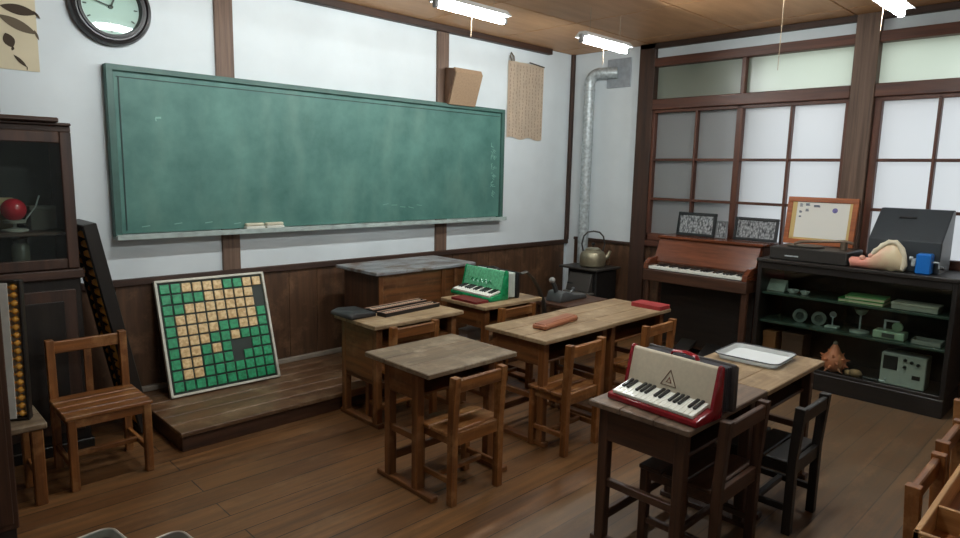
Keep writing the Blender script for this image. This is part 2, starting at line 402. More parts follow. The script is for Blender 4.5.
# ------------------------------------------------------------------ BLACKBOARD
g = thing('blackboard', 'long green blackboard in a thin frame on the white wall', 'blackboard', (-2.80, -.03, 1.667))
BX0, BX1, BZ0, BZ1 = -1.735, 1.665, -.50, .495
o = MB().box(BX0, BX1, -.012, .02, BZ0, BZ1, 0).build('writing_surface', board_mat(), g)
fr = plain('green_frame_paint', (58, 92, 84), 0.5, noise=0.15, nscale=10)
f = MB()
f.box(BX0-.03, BX1+.03, -.035, .025, BZ1-.005, BZ1+.03, .003)
f.box(BX0-.03, BX0+.012, -.035, .025, BZ0-.02, BZ1+.0, .003); f.box(BX1-.012, BX1+.03, -.035, .025, BZ0-.02, BZ1, .003)
f.build('frame', fr, g)
f = MB(); f.box(BX0+.03, BX1-.03, -.017, -.011, BZ1-.042, BZ1-.037, 0); f.box(BX0+.04, BX0+.046, -.017, -.011, BZ0+.02, BZ1-.04, 0)
f.build('inner_bead', plain('dark_bead', (30, 52, 48), 0.6), g)
l = MB().box(BX0-.03, BX1+.04, -.075, .02, BZ0-.035, BZ0-.01, .004).box(BX0-.03, BX1+.04, -.08, -.07, BZ0-.035, BZ0+.0, .002)
l.build('chalk_ledge', plain('chalky_ledge', (160, 172, 168), 0.85, noise=0.25, nscale=14), g)
s = MB()   # a faint column of chalk marks near the right end and a few stray ones
rs = random.Random(3)
def stroke(mb, x, z, dx, dz, wd, y=-.0135):
    n_ = math.hypot(dx, dz); px, pz = -dz/n_*wd/2, dx/n_*wd/2
    mb.poly(((x-px, y, z-pz), (x+dx-px, y, z+dz-pz), (x+dx+px, y, z+dz+pz), (x+px, y, z+pz)))
for k in range(6):
    zc = .15-.085*k
    for j in range(8):
        a = rs.choice((0, PI/2, .6, -.6)); ln = rs.uniform(.02, .045)
        stroke(s, BX1-.115+rs.uniform(-.02, .02), zc+rs.uniform(-.025, .025), ln*math.cos(a), ln*math.sin(a), .005)
stroke(s, BX0+.245, .225, .035, .003, .012); stroke(s, BX0+.245, .225, .004, -.02, .007)
for k in range(4): stroke(s, BX0+.13+.2*k, BZ0+.03+rs.uniform(0, .02), .05, .006, .006)
for k in range(5): stroke(s, BX0+2.0+.09*k, BZ0+.12+rs.uniform(-.01, .03), .06, rs.uniform(-.015, .015), .004)
s.build('chalk_writing', plain('chalk_marks', (124, 166, 152), 0.9), g)

er = thing('chalkboard_eraser', 'pale chalkboard eraser lying at the left of two on the chalk ledge', 'eraser', (-3.665, -.063, 1.157), 0.0, 'erasers on the chalk ledge')
MB().box(-.07, .07, -.024, .024, .0, .024, .004).build('felt_pad', plain('felt_white', (206, 206, 196), 0.9, noise=.1), er)
MB().box(-.067, .067, -.02, .02, .024, .046, .006).build('back', plain('eraser_cloth', (196, 190, 168), 0.8, noise=.12), er)
dup(er, (-3.515, -.063, 1.157), .05, 'pale chalkboard eraser lying at the right of two on the chalk ledge')

# ------------------------------------------------------------------ WALL THINGS
ck = thing('wall_clock', 'round black-rimmed wall clock above the blackboard left end', 'clock', (-4.505, -.003, 2.525), rot=(PI/2, 0, 0))
MB().lathe([(.18, 0), (.222, .0), (.226, .03), (.215, .055), (.200, .060), (.192, .048), (.184, .048), (.180, .060), (.165, .062), (.158, .035), (.158, .01)], n=48).build('rim', plain('black_clock_rim', (24, 20, 22), 0.38), ck, True)
MB().lathe([(.0001, .016), (.16, .016), (.16, .02), (.0001, .02)], n=48).build('dial', plain('clock_dial', (186, 198, 198), 0.35), ck)
m = MB()
for k in range(12):
    a = k*PI/6; m.bar((.128*math.cos(a), .128*math.sin(a), .0225), (.148*math.cos(a), .148*math.sin(a), .0225), .008, .002, 0)
m.build('hour_mark', plain('dial_ink', (70, 74, 76), 0.6), ck)
m = MB(); m.bar((0, 0, .027), (.03, .075, .027), .010, .003, 0); m.build('hour_hand', BLACK, ck)
m = MB(); m.bar((0, 0, .031), (-.11, .03, .031), .007, .003, 0); m.build('minute_hand', BLACK, ck)
MB().lathe([(.0001, .02), (.012, .02), (.012, .034), (.0001, .036)]).build('centre_boss', BLACK, ck)
MB().lathe([(.0001, .050), (.158, .048), (.158, .050), (.0001, .053)], n=40).build('glass', GLASS, ck)

po = thing('botanical_poster', 'buff paper poster of dark leaf prints at the upper left of the wall', 'poster', (-5.2, -.004, 2.5))
p = MB()
NX = 8
p.box(-.3, .315, -.002, .001, -.395, .34, 0)
p.build('sheet', plain('buff_paper', (204, 192, 164), 0.85, noise=0.05, nscale=6), po)
def leaf(mb, cx, cz, ln, wd, ang, y=-.0035, jag=0.0):
    pts = []; n_ = 12
    for k in range(n_*2):
        u = k/n_ if k < n_ else (2*n_-k)/n_
        sgn = 1 if k < n_ else -1
        hw = wd*math.sin(PI*min(1, max(0, u)))**.8*(1+jag*((k % 2)-.5))
        X_ = (u-.5)*ln; Z_ = sgn*hw/2
        pts.append((cx+X_*math.cos(ang)-Z_*math.sin(ang), y, cz+X_*math.sin(ang)+Z_*math.cos(ang)))
    mb.poly(pts)
ink = plain('sepia_ink', (66, 54, 42), 0.9); ink2 = plain('grey_ink', (98, 86, 70), 0.9)
for (cx, cz, ln, wd_, an, mt) in ((.235, -.07, .17, .055, -.1, ink), (.225, -.15, .19, .055, -.42, ink2), (.18, -.24, .08, .055, -1.2, ink), (.225, -.345, .085, .02, -.8, ink), (.08, -.07, .10, .03, 0, ink2), (.20, .02, .17, .04, .05, ink2), (.0, -.05, .2, .08, .2, ink2), (-.1, -.2, .22, .09, -.3, ink), (-.05, .15, .25, .1, .2, ink)):
    m = MB(); leaf(m, cx, cz, ln, wd_, an); leaf(m, cx+ln*.5*math.cos(an), cz+ln*.5*math.sin(an)-.005, ln*.3, wd_*.25, an-.8); m.build('leaf_print', mt, po)

sc_ = thing('hanging_scroll', 'paper wall sheet of vertical handwriting right of the blackboard', 'scroll', (-.765, -.006, 2.31))
m = MB(); NXs = 14
t_ = bmesh.new(); grid = []
for i in range(NXs+1):
    u = -.262+.524*i/NXs
    grid.append([t_.verts.new((u, -.006+.006*math.sin(i*1.7)*(.4+.6*j/6), -.375+.735*j/6+(.012*math.sin(i*.9) if j == 0 else 0))) for j in range(7)])
for i in range(NXs):
    for j in range(6): t_.faces.new((grid[i][j], grid[i+1][j], grid[i+1][j+1], grid[i][j+1]))
bmesh.ops.solidify(t_, geom=t_.faces[:], thickness=.0015)
m._merge(t_)
m.build('sheet', plain('aged_paper', (226, 210, 190), 0.85, noise=0.07, nscale=9), sc_, True)
m = MB()
for c in range(11):
    z = .33
    while z > -.35:
        ln = rs.uniform(.012, .03)
        stroke(m, -.235+.047*c+rs.uniform(-.006, .006), z, rs.uniform(-.008, .008), -ln, .008, -.0150); z -= ln+rs.uniform(.006, .02)
m.build('handwriting', plain('brown_ink', (184, 156, 130), 0.9), sc_)
MB().bar((.04, -.012, .372), (.27, -.012, .352), .012, .01).build('hanging_rod', W_DARK('X'), sc_)
m = MB(); m.tube([(-.22, -.012, .36), (-.255, -.02, .40), (-.24, -.02, .43), (-.20, -.018, .40), (-.19, -.014, .36)], .008, 6)
m.build('tie_cord', plain('grey_cord', (110, 100, 88), .8), sc_)

sp = thing('wall_speaker', 'brown box loudspeaker tilted forward on the wall post above the blackboard', 'loudspeaker', (-1.69, 0, 2.2))
sp_prof = [(-.025, -.02), (-.07, -.02), (-.16, .25), (-.14, .285), (-.025, .30)]
MB().prism(sp_prof, -.17, .17, 'X', .012).build('cabinet', W_WAINS('Z'), sp)
MB().prism([(-.066, -.015), (-.080, -.018), (-.172, .25), (-.152, .290), (-.13, .292), (-.135, .27)], -.155, .165, 'X', .001).build('grille_cloth', plain('tan_speaker_cloth', (150, 124, 98), .8, noise=.1, nscale=80), sp)
MB().box(-.03, .03, -.03, -.002, .05, .24).build('bracket', W_DARK('Z'), sp)

# ------------------------------------------------------------------ LAMPS
def lamp():
    t = thing('fluorescent_lamp', 'x', 'lamp', group='ceiling fluorescent tubes')
    MB().prism([(-.07, .010), (.07, .010), (.03, .05), (-.03, .05)], -.30, .30, 'X', .002).build('housing', WHITE, t)
    MB().tube([(-.285, 0, -.012), (.285, 0, -.016)], .019, 14).build('tube', TUBE, t, True)
    for s in (-1, 1):
        MB().box(s*.285, s*.315, -.018, .018, -.032, .03, .004).build('socket', plain('socket_grey', (150, 150, 150), .4), t)
        MB().tube([(s*.2, 0, .05), (s*.2, 0, CZ-2.61)], .0018, 6).build('hanging_cord', plain('cord_tan', (170, 150, 124), .7), t)
    MB().tube([(.03, .03, .02), (.03, .034, -.15)], .0016, 5).build('pull_cord', plain('cord_tan', (170, 150, 124), .7), t)
    return t
L0 = lamp(); L0.location = (-2.775, -1.335, 2.61); L0['label'] = 'lit fluorescent tube lamp hanging above the middle of the blackboard'
dup(L0, (-1.36, -1.365, 2.61), 0, 'lit fluorescent tube lamp hanging near the corner by the wall sheet')
dup(L0, (-1.36, -3.315, 2.61), 0, 'lit fluorescent tube lamp hanging near the big window post')
for xx, yy in ((-4.2, -1.335), (-2.775, -3.315), (-4.2, -3.315)):
    l_ = dup(L0, (xx, yy, 2.61), 0, 'lit fluorescent tube lamp in the part of the room above and behind the camera')
    if (xx, yy) == (-2.775, -3.315):
        for c in l_.children:
            if c.name.startswith('pull_cord'): c.scale = (1, 1, 3.6)

# ------------------------------------------------------------------ DESKS AND CHAIRS
def desk(label, loc, w_, d_, h, top, leg, rotz=0, panels=False, group='pupil desks', inset=0.0):
    t = thing('school_desk', label, 'desk', loc, rotz, group)
    m = MB(); k = 3
    for i in range(k): m.box(-w_/2, w_/2, -d_/2+d_*i/k, -d_/2+d_*(i+1)/k-.0012, h-.026, h, .004)
    m.build('desktop', top('X'), t)
    ix, iy = w_/2-.035, d_/2-.035-inset; lg = .046
    for sx in (-1, 1):
        for sy in (-1, 1):
            MB().box(sx*ix-lg*(sx > 0), sx*ix+lg*(sx < 0), sy*iy-lg*(sy > 0), sy*iy+lg*(sy < 0), 0.0, h-.026, .004).build('leg', leg('Z'), t)
    for sx in (-1, 1):
        a = sx*(ix-.012); MB().box(a-.009, a+.009, -iy+lg*.6, iy-lg*.6, (.30 if panels else h-.17), h-.026, .002).build('side_panel', leg('Y'), t)
    MB().box(-ix+lg*.6, ix-lg*.6, iy-.022, iy-.004, h-.17, h-.026, .002).build('back_panel', leg('X'), t)
    MB().box(-ix+.01, ix-.01, -iy+.03, iy-.03, h-.165, h-.15, .002).build('book_shelf', leg('X'), t)
    for sx in (-1, 1):
        a = sx*(ix-lg/2)
        MB().box(a-.013, a+.013, -iy+lg*.5, iy-lg*.5, .27, .305, .003).build('side_rail', leg('Y'), t)
        MB().box(a-.024, a+.024, -iy-.02-inset, iy+.02+inset*.5, .0, .03, .004).build('foot_runner', leg('Y'), t)
    MB().box(-ix+lg*.5, ix-lg*.5, iy-lg*.8, iy-lg*.3, .10, .145, .003).build('foot_rail', leg('X'), t)
    return t

def chair_root(label, loc, rotz=0, w_=.37, d_=.36, h=.65, seat_z=.37, mat=W_CHAIR, slat=False, group='pupil chairs', planks=3, seat_mat=None):
    """faces +Y, its back rail on the -Y side"""
    t = thing('school_chair', label, 'chair', loc, rotz, group)
    lg = .038; hx, hy = w_/2, d_/2
    for sx in (-1, 1):
        xa, xb = sorted((sx*hx, sx*(hx-lg)))
        MB().box(xa, xb, hy-lg, hy, 0, seat_z-.02, .004).build('leg', mat('Z'), t)
        # rear leg runs up into the back post, leaning slightly back above the seat
        MB().prism([(-hy, 0), (-hy+lg, 0), (-hy+lg, seat_z), (-hy+lg-.012, h), (-hy-.018, h), (-hy-.0, seat_z)], xa, xb, 'X', .003).build('leg', mat('Z'), t)
    m = MB(); y0, y1 = -hy+lg*.9, hy+.012
    for i in range(planks):
        a = y0+(y1-y0)*i/planks
        m.box(-hx-.008, hx+.008, a, a+(y1-y0)/planks-.009, seat_z-.02, seat_z, .004)
    m.build('seat', (seat_mat or mat)('X'), t)
    m = MB()
    m.box(-hx+lg*.4, hx-lg*.4, hy-lg*.8, hy-lg*.25, seat_z-.065, seat_z-.02, .002); m.box(-hx+lg*.4, hx-lg*.4, -hy+lg*.2, -hy+lg*.8, seat_z-.07, seat_z-.005, .002)
    for sx in (-1, 1):
        xa, xb = sorted((sx*(hx-lg*.25), sx*(hx-lg*.8))); m.box(xa, xb, -hy+lg*.6, hy-lg*.6, seat_z-.065, seat_z-.02, .002)
    m.build('seat_frame', mat('X'), t)
    MB().box(-hx+lg*.3, hx-lg*.3, -hy-.012, -hy+.012, h-.075, h-.012, .004).build('back_rail', mat('X'), t)
    if slat: MB().box(-.018, .018, -hy-.006, -hy+.010, seat_z-.01, h-.06, .002).build('back_slat', mat('Z'), t)
    for sx in (-1, 1):
        xa, xb = sorted((sx*(hx-lg*.2), sx*(hx-lg*.75)))
        MB().box(xa, xb, -hy+lg*.6, hy-lg*.6, .105, .135, .003).build('stretcher', mat('Y'), t)
    MB().box(-hx+lg*.3, hx-lg*.3, -.013, .013, .107, .133, .003).build('stretcher', mat('X'), t)
    return t

desk('brown desk with grey worn top standing alone in the front of the group', (-3.575, -2.0, 0), .61, .52, .66, W_TOPG, W_DESK, inset=.09)
desk('red-brown desk holding two abacuses beside the teaching platform', (-3.17, -1.115, 0), .73, .46, .665, W_TOPT, W_DESK, panels=True)
desk('brown desk carrying the green accordion beside the teaching platform', (-2.315, -1.125, 0), .61, .48, .665, W_TOPT, W_DESK)
desk('tan-topped desk with a brown wooden block on it', (-2.63, -1.96, 0), .69, .49, .656, W_TOPT, W_DESK)
desk('tan-topped bare desk pushed against the desk with the wooden block', (-1.925, -1.95, 0), .72, .49, .656, W_TOPT, W_DESK)
desk('dark desk carrying the red and beige accordion', (-3.20, -3.165, 0), .71, .47, .65, W_TOPD, W_DIM)
desk('dark desk carrying the white enamel tray', (-2.48, -3.17, 0), .72, .47, .65, W_TOPT, W_DIM)

chair_root('brown slatted chair with its back to the glass cabinet', (-4.885, -.80, 0), PI, .38, .38, .69, .385, slat=True, planks=4)
chair_root('brown chair drawn up to the lone grey-topped desk', (-3.622, -2.20, 0), 0, .352, .28, .645, .37, planks=2)
chair_root('brown chair in front of the desk with two abacuses', (-3.265, -1.255, 0), 0, .37, .28, .655)
chair_root('brown chair in front of the desk with the green accordion', (-2.35, -1.285, 0), 0, .36, .28, .655)
chair_root('brown chair drawn up to the desk with the wooden block', (-2.785, -2.215, 0), 0, .335, .28, .655, .37)
chair_root('brown chair drawn up to the bare tan-topped desk', (-2.02, -2.235, 0), 0, .365, .28, .655, .37)
chair_root('dark brown chair drawn up to the desk with the red and beige accordion', (-3.195, -3.28, 0), 0, .39, .36, .66, .37, mat=W_DIM)
chair_root('black painted chair drawn up to the desk with the white tray', (-2.665, -3.375, 0), 0, .34, .34, .60, .35, mat=W_BLACK)

# ------------------------------------------------------------------ TEACHER'S DESK
td = thing('teacher_desk', 'tall boxy wooden teacher desk with blotchy grey top on the platform', 'desk', (-2.595, -.46, .12))
m = MB()
for i in range(3): m.box(-.49, .49, -.27+.18*i, -.27+.18*(i+1)-.001, .725, .75, .004)
m.build('desktop', wood('blotchy_grey_top', (104, 104, 106), (168, 172, 176), 'X', 0.5, wear=(96, 74, 56), wear_amt=.55, grain=9), td)
MB().box(-.44, .44, -.23, -.21, .02, .725, .003).build('front_panel', W_DESK('X'), td)
for s in (-1, 1): MB().box(s*.44, s*.422, -.23, .23, .02, .725, .003).build('side_panel', W_DIM('Z'), td)
for xx in (-.43, .17, .30): MB().box(xx-.02, xx+.02, -.242, -.23, .0, .725, .003).build('batten', W_DESK('Z'), td)
MB().box(-.45, .45, .20, .23, .0, .1, .003).box(-.45, .45, -.245, -.2, 0, .05, .003).build('plinth', W_DIM('X'), td)

# ------------------------------------------------------------------ TILE BOARD leaning on the wainscot
S = ("GGYYYYGGYY", "GGGGYYYYYD", "GGYYYYYYYD", "GYYYYYYYYG", "GYYYYGGYYG", "GYYYGGYGGG", "GYYGYGDDGG", "GYYGGGDGGG", "GYYGGGGGGG", "GGGGGGGGGG")
ang = math.atan2(.25, .72)
tb = thing('tile_board', 'square board of green and tan tiles leaning on the wainscot', 'tile board', (-4.0, -.305, .1235), rot=(-ang*.98, 0, math.radians(-2)))
BW, BH = .735, .765
MB().box(-BW/2+.01, BW/2-.01, -.004, .010, .01, BH-.01, 0).build('backing', plain('board_backing', (34, 44, 38), .6), tb)
m = MB()
for s in (-1, 1): m.box(s*BW/2, s*(BW/2-.016), -.02, .014, 0, BH, .002)
m.box(-BW/2, BW/2, -.02, .014, 0, .016, .002).box(-BW/2, BW/2, -.02, .014, BH-.016, BH, .002)
m.build('frame', plain('white_board_frame', (206, 204, 190), .5, noise=.1), tb)
def tile_mat(nm, c, c2):
    m_, nt, b = new_mat(nm); L = nt.links.new
    tc = nt.nodes.new('ShaderNodeTexCoord'); n_ = nt.nodes.new('ShaderNodeTexNoise'); n_.inputs['Scale'].default_value = 45; n_.inputs['Detail'].default_value = 3
    oi = nt.nodes.new('ShaderNodeObjectInfo'); ad = nt.nodes.new('ShaderNodeVectorMath'); ad.operation = 'ADD'
    L(tc.outputs['Object'], ad.inputs[0]); L(oi.outputs['Location'], ad.inputs[1]); L(ad.outputs[0], n_.inputs['Vector'])
    r_ = nt.nodes.new('ShaderNodeValToRGB'); r_.color_ramp.elements[0].position = .35; r_.color_ramp.elements[1].position = .6
    r_.color_ramp.elements[0].color = lin(c2); r_.color_ramp.elements[1].color = lin(c); L(n_.outputs['Fac'], r_.inputs['Fac'])
    L(r_.outputs['Color'], b.inputs['Base Color']); b.inputs['Roughness'].default_value = .4
    return m_
TG = tile_mat('green_tile', (40, 158, 106), (26, 124, 80)); TY = tile_mat('tan_tile', (232, 204, 152), (194, 154, 100))
cell = (BW-.05)/10; cz = (BH-.05)/10
protoG = protoY = None
for r_i, row in enumerate(S):
    for c_i, ch in enumerate(row):
        if ch == 'D': continue
        x_, z_ = -BW/2+.025+cell*(c_i+.5), BH-.025-cz*(r_i+.5)
        src = protoG if ch == 'G' else protoY
        if src is None:
            src = MB().box(-cell*.425, cell*.425, -.010, 0, -cz*.425, cz*.425, .003).build('tile', TG if ch == 'G' else TY, tb)
            if ch == 'G': protoG = src
            else: protoY = src
            o = src
        else:
            o = src.copy(); COL.objects.link(o); o.parent = tb
        o.location = (x_, -.004, z_)

# ------------------------------------------------------------------ ACCORDIONS
def accordion(label, loc, rotz, L_, case, grille, strap_mat, emblem, bell, name_key, grille_edge, group=None, bass=None):
    """lies on its bass side; keyboard along local Y facing -X"""
    t = thing('accordion', label, 'accordion', loc, rotz, group)
    h = L_/2
    MB().prism([(0, .0), (0, .026), (.10, .048), (.13, .05), (.13, .0)], -h, h, 'Y', .006).build('keyboard_casing', case, t, True)
    nw = 17; kw = (L_-.045)/nw; m = MB()
    # key plane from (u=.005,z=.036) to (u=.118,z=.062)
    a = math.atan2(.026, .113); KM = Matrix.Translation((.006, 0, .033)) @ Matrix.Rotation(-a, 4, 'Y')
    for k in range(nw): m.box(0, .116, -h+.022+kw*k+.0006, -h+.022+kw*(k+1)-.0006, -.004, .010, .0015, KM)
    m.build('white_keys', KEYW, t)
    m = MB()
    for k in range(nw-1):
        if k % 7 in (2, 6): continue
        yc = -h+.022+kw*(k+1); m.box(.045, .116, yc-kw*.30, yc+kw*.30, .009, .019, .002, KM)
    m.build('black_keys', BLACK, t)
    MB().prism([(.115, .03), (.118, .062), (.150, .205), (.160, .212), (.175, .205), (.175, .03)], -h+.012, h-.012, 'Y', .005).build('grille', grille, t, True)
    for s in (-1, 1):
        MB().prism([(.10, .0), (.112, .062), (.147, .212), (.160, .219), (.182, .208), (.182, .0)], s*h, s*(h-.016), 'Y', .005).build('end_cap', case, t, True)
    # folded bellows then bass casing
    m = MB()
    for k in range(6):
        u = .184+.0145*k; m.box(u, u+.011, -h+.02, h-.02, .006, .192, .004)
    m.build('bellows', bell, t)
    MB().prism([(.272, 0), (.272, .198), (.28, .2), (.300, .188), (.304, .03), (.300, 0)], -h+.005, h-.005, 'Y', .006).build('bass_casing', bass or case, t, True)
    MB().tube([(.23, -h*.3, .19), (.232, -h*.26, .206), (.235, 0, .214), (.232, h*.26, .206), (.23, h*.3, .19)], .012, 8, flat=.45).build('strap', strap_mat, t, True)
    # emblem sits on the sloped grille
    g0, g1 = Vector((.118, 0, .062)), Vector((.150, 0, .205)); dg = (g1-g0).normalized(); nn = Vector((-dg.z, 0, dg.x))
    c0 = g0+dg*.052+nn*.002
    def E(u, v): p_ = c0+dg*v+Vector((0, u, 0)); return tuple(p_)
    if emblem:
        r_ = .036; P3 = [(0, r_*1.1), (-r_, -r_*.7), (r_, -r_*.7)]
        m = MB(); m.tube([E(*p_) for p_ in P3], .0026, 6, closed=True); m.build('emblem_outline', plain('emblem_brown', (96, 62, 44), .35), t)
        m = MB(); m.tube([E(u*.32, v*.32-.004) for u, v in P3], .0022, 6, closed=True); m.build('emblem_centre', plain('emblem_red', (128, 60, 44), .4), t)
    else:
        m = MB()
        for k in range(5): m.tube([E(-.10+.05*k, -.012), E(-.085+.05*k, .016), E(-.065+.05*k, -.006)], .004, 6)
        m.build('fretwork', grille_edge, t)
    return t
accordion('red accordion with a beige grille on the near dark desk', (-3.50, -3.19, .6515), math.radians(-4.5), .43, RED, BEIGE, RED, True, DGREY, 'red', None, bass=plain('bass_casing_grey', (64, 58, 56), .5, noise=.15))
accordion('green pearl accordion on the desk beside the teacher desk', (-2.46, -1.035, .6665), math.radians(-3), .46, GREEN, GREENL, BLACK, False, plain('white_bellows', (196, 204, 196), .6, noise=.1), 'green', GREEN, bass=BLACK)
tag(MB().tube([(-2.17, -1.278, .85), (-2.12, -1.29, .862), (-2.06, -1.30, .81), (-1.98, -1.30, .72), (-1.915, -1.30, .60), (-1.89, -1.30, .45)], .026, 8, flat=.25).build('shoulder_strap', plain('dark_strap', (74, 70, 64), .6), None, True),
    'dark shoulder strap hanging down from the end of the green accordion', 'strap')

# red case under the green accordion
tag(MB().slab(.13, .27, 0, .016, .012).build('red_folder', plain('red_cover', (110, 24, 28), .4, noise=.1), None), 'flat dark red folder lying on the desk left of the green accordion', 'folder').location = (-2.54, -1.12, .6655)

# ------------------------------------------------------------------ small things on desks
tr = thing('enamel_tray', 'white enamel tray with shade painted on its rim on the dark desk', 'tray', (-2.365, -3.14, .6515), math.radians(2))
m = MB(); m.slab(.28, .29, 0, .006, .03); m.build('tray_floor', WHITE, tr)
def rim_path(w_, d_, r, z, n=6):
    pts = []
    for (sx, sy, a0) in ((1, 1, 0), (-1, 1, PI/2), (-1, -1, PI), (1, -1, 1.5*PI)):
        for k in range(n+1):
            a = a0+PI/2*k/n; pts.append((sx*(w_/2-r)+r*math.cos(a), sy*(d_/2-r)+r*math.sin(a), z))
    return pts
def ring_wall(mb, w0, d0, r0, z0, w1, d1, r1, z1, th=.0025):
    A = rim_path(w0, d0, r0, z0); B = rim_path(w1, d1, r1, z1); t_ = bmesh.new()
    va = [t_.verts.new(p) for p in A]; vb = [t_.verts.new(p) for p in B]; n_ = len(A)
    for i in range(n_): t_.faces.new((va[i], va[(i+1) % n_], vb[(i+1) % n_], vb[i]))
    bmesh.ops.solidify(t_, geom=t_.faces[:], thickness=th)
    mb._merge(t_); return mb
ring_wall(MB(), .275, .285, .03, .004, .315, .325, .045, .028).build('tray_wall', WHITE, tr, True)
MB().tube(rim_path(.318, .328, .046, .028), .0035, 6, closed=True).build('rim', plain('rim_shade_tone', (58, 60, 66), .35), tr, True)  # dark rim colour stands in for shadow along the tray's lower edges

tag(MB().box(-.20, .20, -.05, .05, 0, .032, .008).box(-.19, .19, -.036, .036, .030, .036, .004).build('pencil_case', wood('block_timber', (118, 66, 42), (158, 98, 66), 'X', .4), None),
    'long reddish brown wooden pencil case lying on the tan desk', 'pencil case')
o = bpy.data.objects['pencil_case']; o.location = (-2.60, -1.975, .6565); o.rotation_euler = (0, 0, math.radians(8))
tag(MB().slab(.14, .24, 0, .028, .01).build('red_case', plain('red_cloth', (150, 44, 44), .6, noise=.15), None), 'small red case on the far end of the bare tan desk', 'case').location = (-1.64, -2.07, .6565)
# table-top abacuses
def small_abacus(label, loc, rotz):
    t = thing('abacus', label, 'abacus', loc, rotz, 'abacuses on the desk')
    m = MB(); Lh, Wh = .25, .042
    m.box(-Lh, Lh, -Wh, -Wh+.012, 0, .026, .002).box(-Lh, Lh, Wh-.012, Wh, 0, .026, .002).box(-Lh, -Lh+.012, -Wh, Wh, 0, .026, .002).box(Lh-.012, Lh, -Wh, Wh, 0, .026, .002)
    m.build('frame', W_BLACK('X'), t)
    MB().box(-Lh+.01, Lh-.01, .009, .014, .004, .024, .001).build('beam', plain('pale_beam', (196, 176, 150), .5), t)
    m = MB()
    m.box(-Lh, Lh, -Wh+.001, -Wh+.011, .0255, .0275, 0).box(-Lh, Lh, Wh-.011, Wh-.001, .0255, .0275, 0).build('worn_edge', plain('worn_edge_wood', (168, 132, 108), .5), t)
    for k in range(23):
        xx = -Lh+.023+k*.0205; m = MB(); m.tube([(xx, -Wh+.01, .013), (xx, Wh-.01, .013)], .0014, 5)
        for yy in (-.026, -.018, -.008, .0, .026): m.lathe([(.002, -.0038), (.0095, 0), (.002, .0038)], n=8, mat=Matrix.Translation((xx, yy, .013)) @ Matrix.Rotation(PI/2, 4, 'X'))
        m.build('bead_rod', plain('reddish_bead', (122, 44, 34), .35), t)
    return t
small_abacus('dark abacus lying nearer the far edge of the red-brown desk', (-3.10, -.985, .666), .10)
small_abacus('dark abacus lying nearer the chair on the red-brown desk', (-3.10, -1.125, .666), .10)
tag(MB().prism([(-.10, 0), (.10, 0), (.09, .030), (-.05, .038), (-.095, .022)], -.12, .12, 'Y', .008).build('leather_case', plain('black_leather', (28, 26, 28), .5, noise=.1), None, True),
    'black leather case at the left end of the red-brown desk', 'case').location = (-3.46, -1.0, .666)
# ------------------------------------------------------------------ cast apparatus on a low stand behind the pair of tan desks
st = thing('low_stand', 'low dark stand behind the bare tan desk', 'stand', (-1.35, -1.12, 0))
MB().box(-.28, .28, -.2, .2, .5, .53).build('board', W_DIM('X'), st)
for sx in (-1, 1):
    for sy in (-1, 1): MB().box(sx*.26, sx*.22, sy*.18, sy*.14, 0, .5).build('leg', W_DIM('Z'), st)
ap = thing('hand_machine', 'grey metal hand machine with upright arm and knob behind the tan desks', 'machine', (-1.42, -1.10, .531))
GM = plain('grey_cast_metal', (88, 90, 90), .4, metal=.5, noise=.15)
MB().prism([(-.14, 0), (.24, 0), (.22, .035), (.05, .05), (-.06, .09), (-.11, .08)], -.08, .08, 'Y', .01).build('base', GM, ap, True)
MB().tube([(-.09, 0, .07), (-.12, 0, .13), (-.15, 0, .17)], .02, 10).build('arm', GM, ap, True)
MB().ball((-.155, 0, .185), .026).build('knob', plain('pale_knob', (150, 150, 146), .35), ap, True)
MB().tube([(.06, -.02, .05), (.10, -.02, .075)], .012).ball((.11, -.02, .085), .017).build('crank', GM, ap, True)
# white carton on the floor under the green-accordion desk
ct = thing('paper_carton', 'white carton on the floor between the brown desks', 'carton', (-2.40, -.985, 0))
MB().box(-.075, .075, -.05, .05, 0, .40, .004).build('body', plain('carton_white', (205, 205, 205), .7), ct)
MB().box(-.077, .077, -.052, .052, .40, .415, .003).build('lid', plain('carton_lid', (190, 194, 198), .7), ct)

# ------------------------------------------------------------------ STOVE, PIPE, KETTLE
sv = thing('iron_stove', 'black iron stove in the corner under the kettle', 'stove', (-.27, -.55, 0))
for sx in (-1, 1):
    for sy in (-1, 1): MB().box(sx*.15, sx*.115, sy*.17, sy*.135, 0, .14).build('leg', IRON, sv)
MB().box(-.16, .20, -.18, .18, .13, .635, .012).build('body', IRON, sv)
MB().box(-.20, .22, -.215, .27, .635, .655, .005).build('top_plate', plain('worn_iron_edge', (70, 66, 62), .4, metal=.5), sv)
MB().prism([(-.16, .42), (-.235, .42), (-.175, .60), (-.16, .60)], -.14, .14, 'Y', .004).build('fire_door', plain('grey_door_iron', (72, 68, 64), .5, metal=.3), sv)
MB().box(-.255, -.15, -.16, .16, .395, .415, .004).build('ash_ledge', plain('pale_worn_iron', (120, 114, 106), .45, metal=.4), sv)
MB().tube([(-.235, .10, .50), (-.255, .10, .50), (-.255, .04, .50)], .007).build('door_handle', IRON, sv)
pp = thing('stove_pipe', 'galvanised stovepipe rising from the stove and bending into the wall', 'stovepipe', (-.13, -.325, .655))
pts = [(0, 0, 0), (0, 0, .6), (0, 0, 1.2), (0, 0, 1.86)]
for k in range(1, 7):
    a = PI/2*k/6; pts.append((.02*(1-math.cos(a)), -.10*(1-math.cos(a)), 1.86+.10*math.sin(a)))
pts += [(.05, -.17, 1.96), (.105, -.26, 1.96)]
MB().tube(pts, .055, 18).build('pipe', STEEL, pp, True)
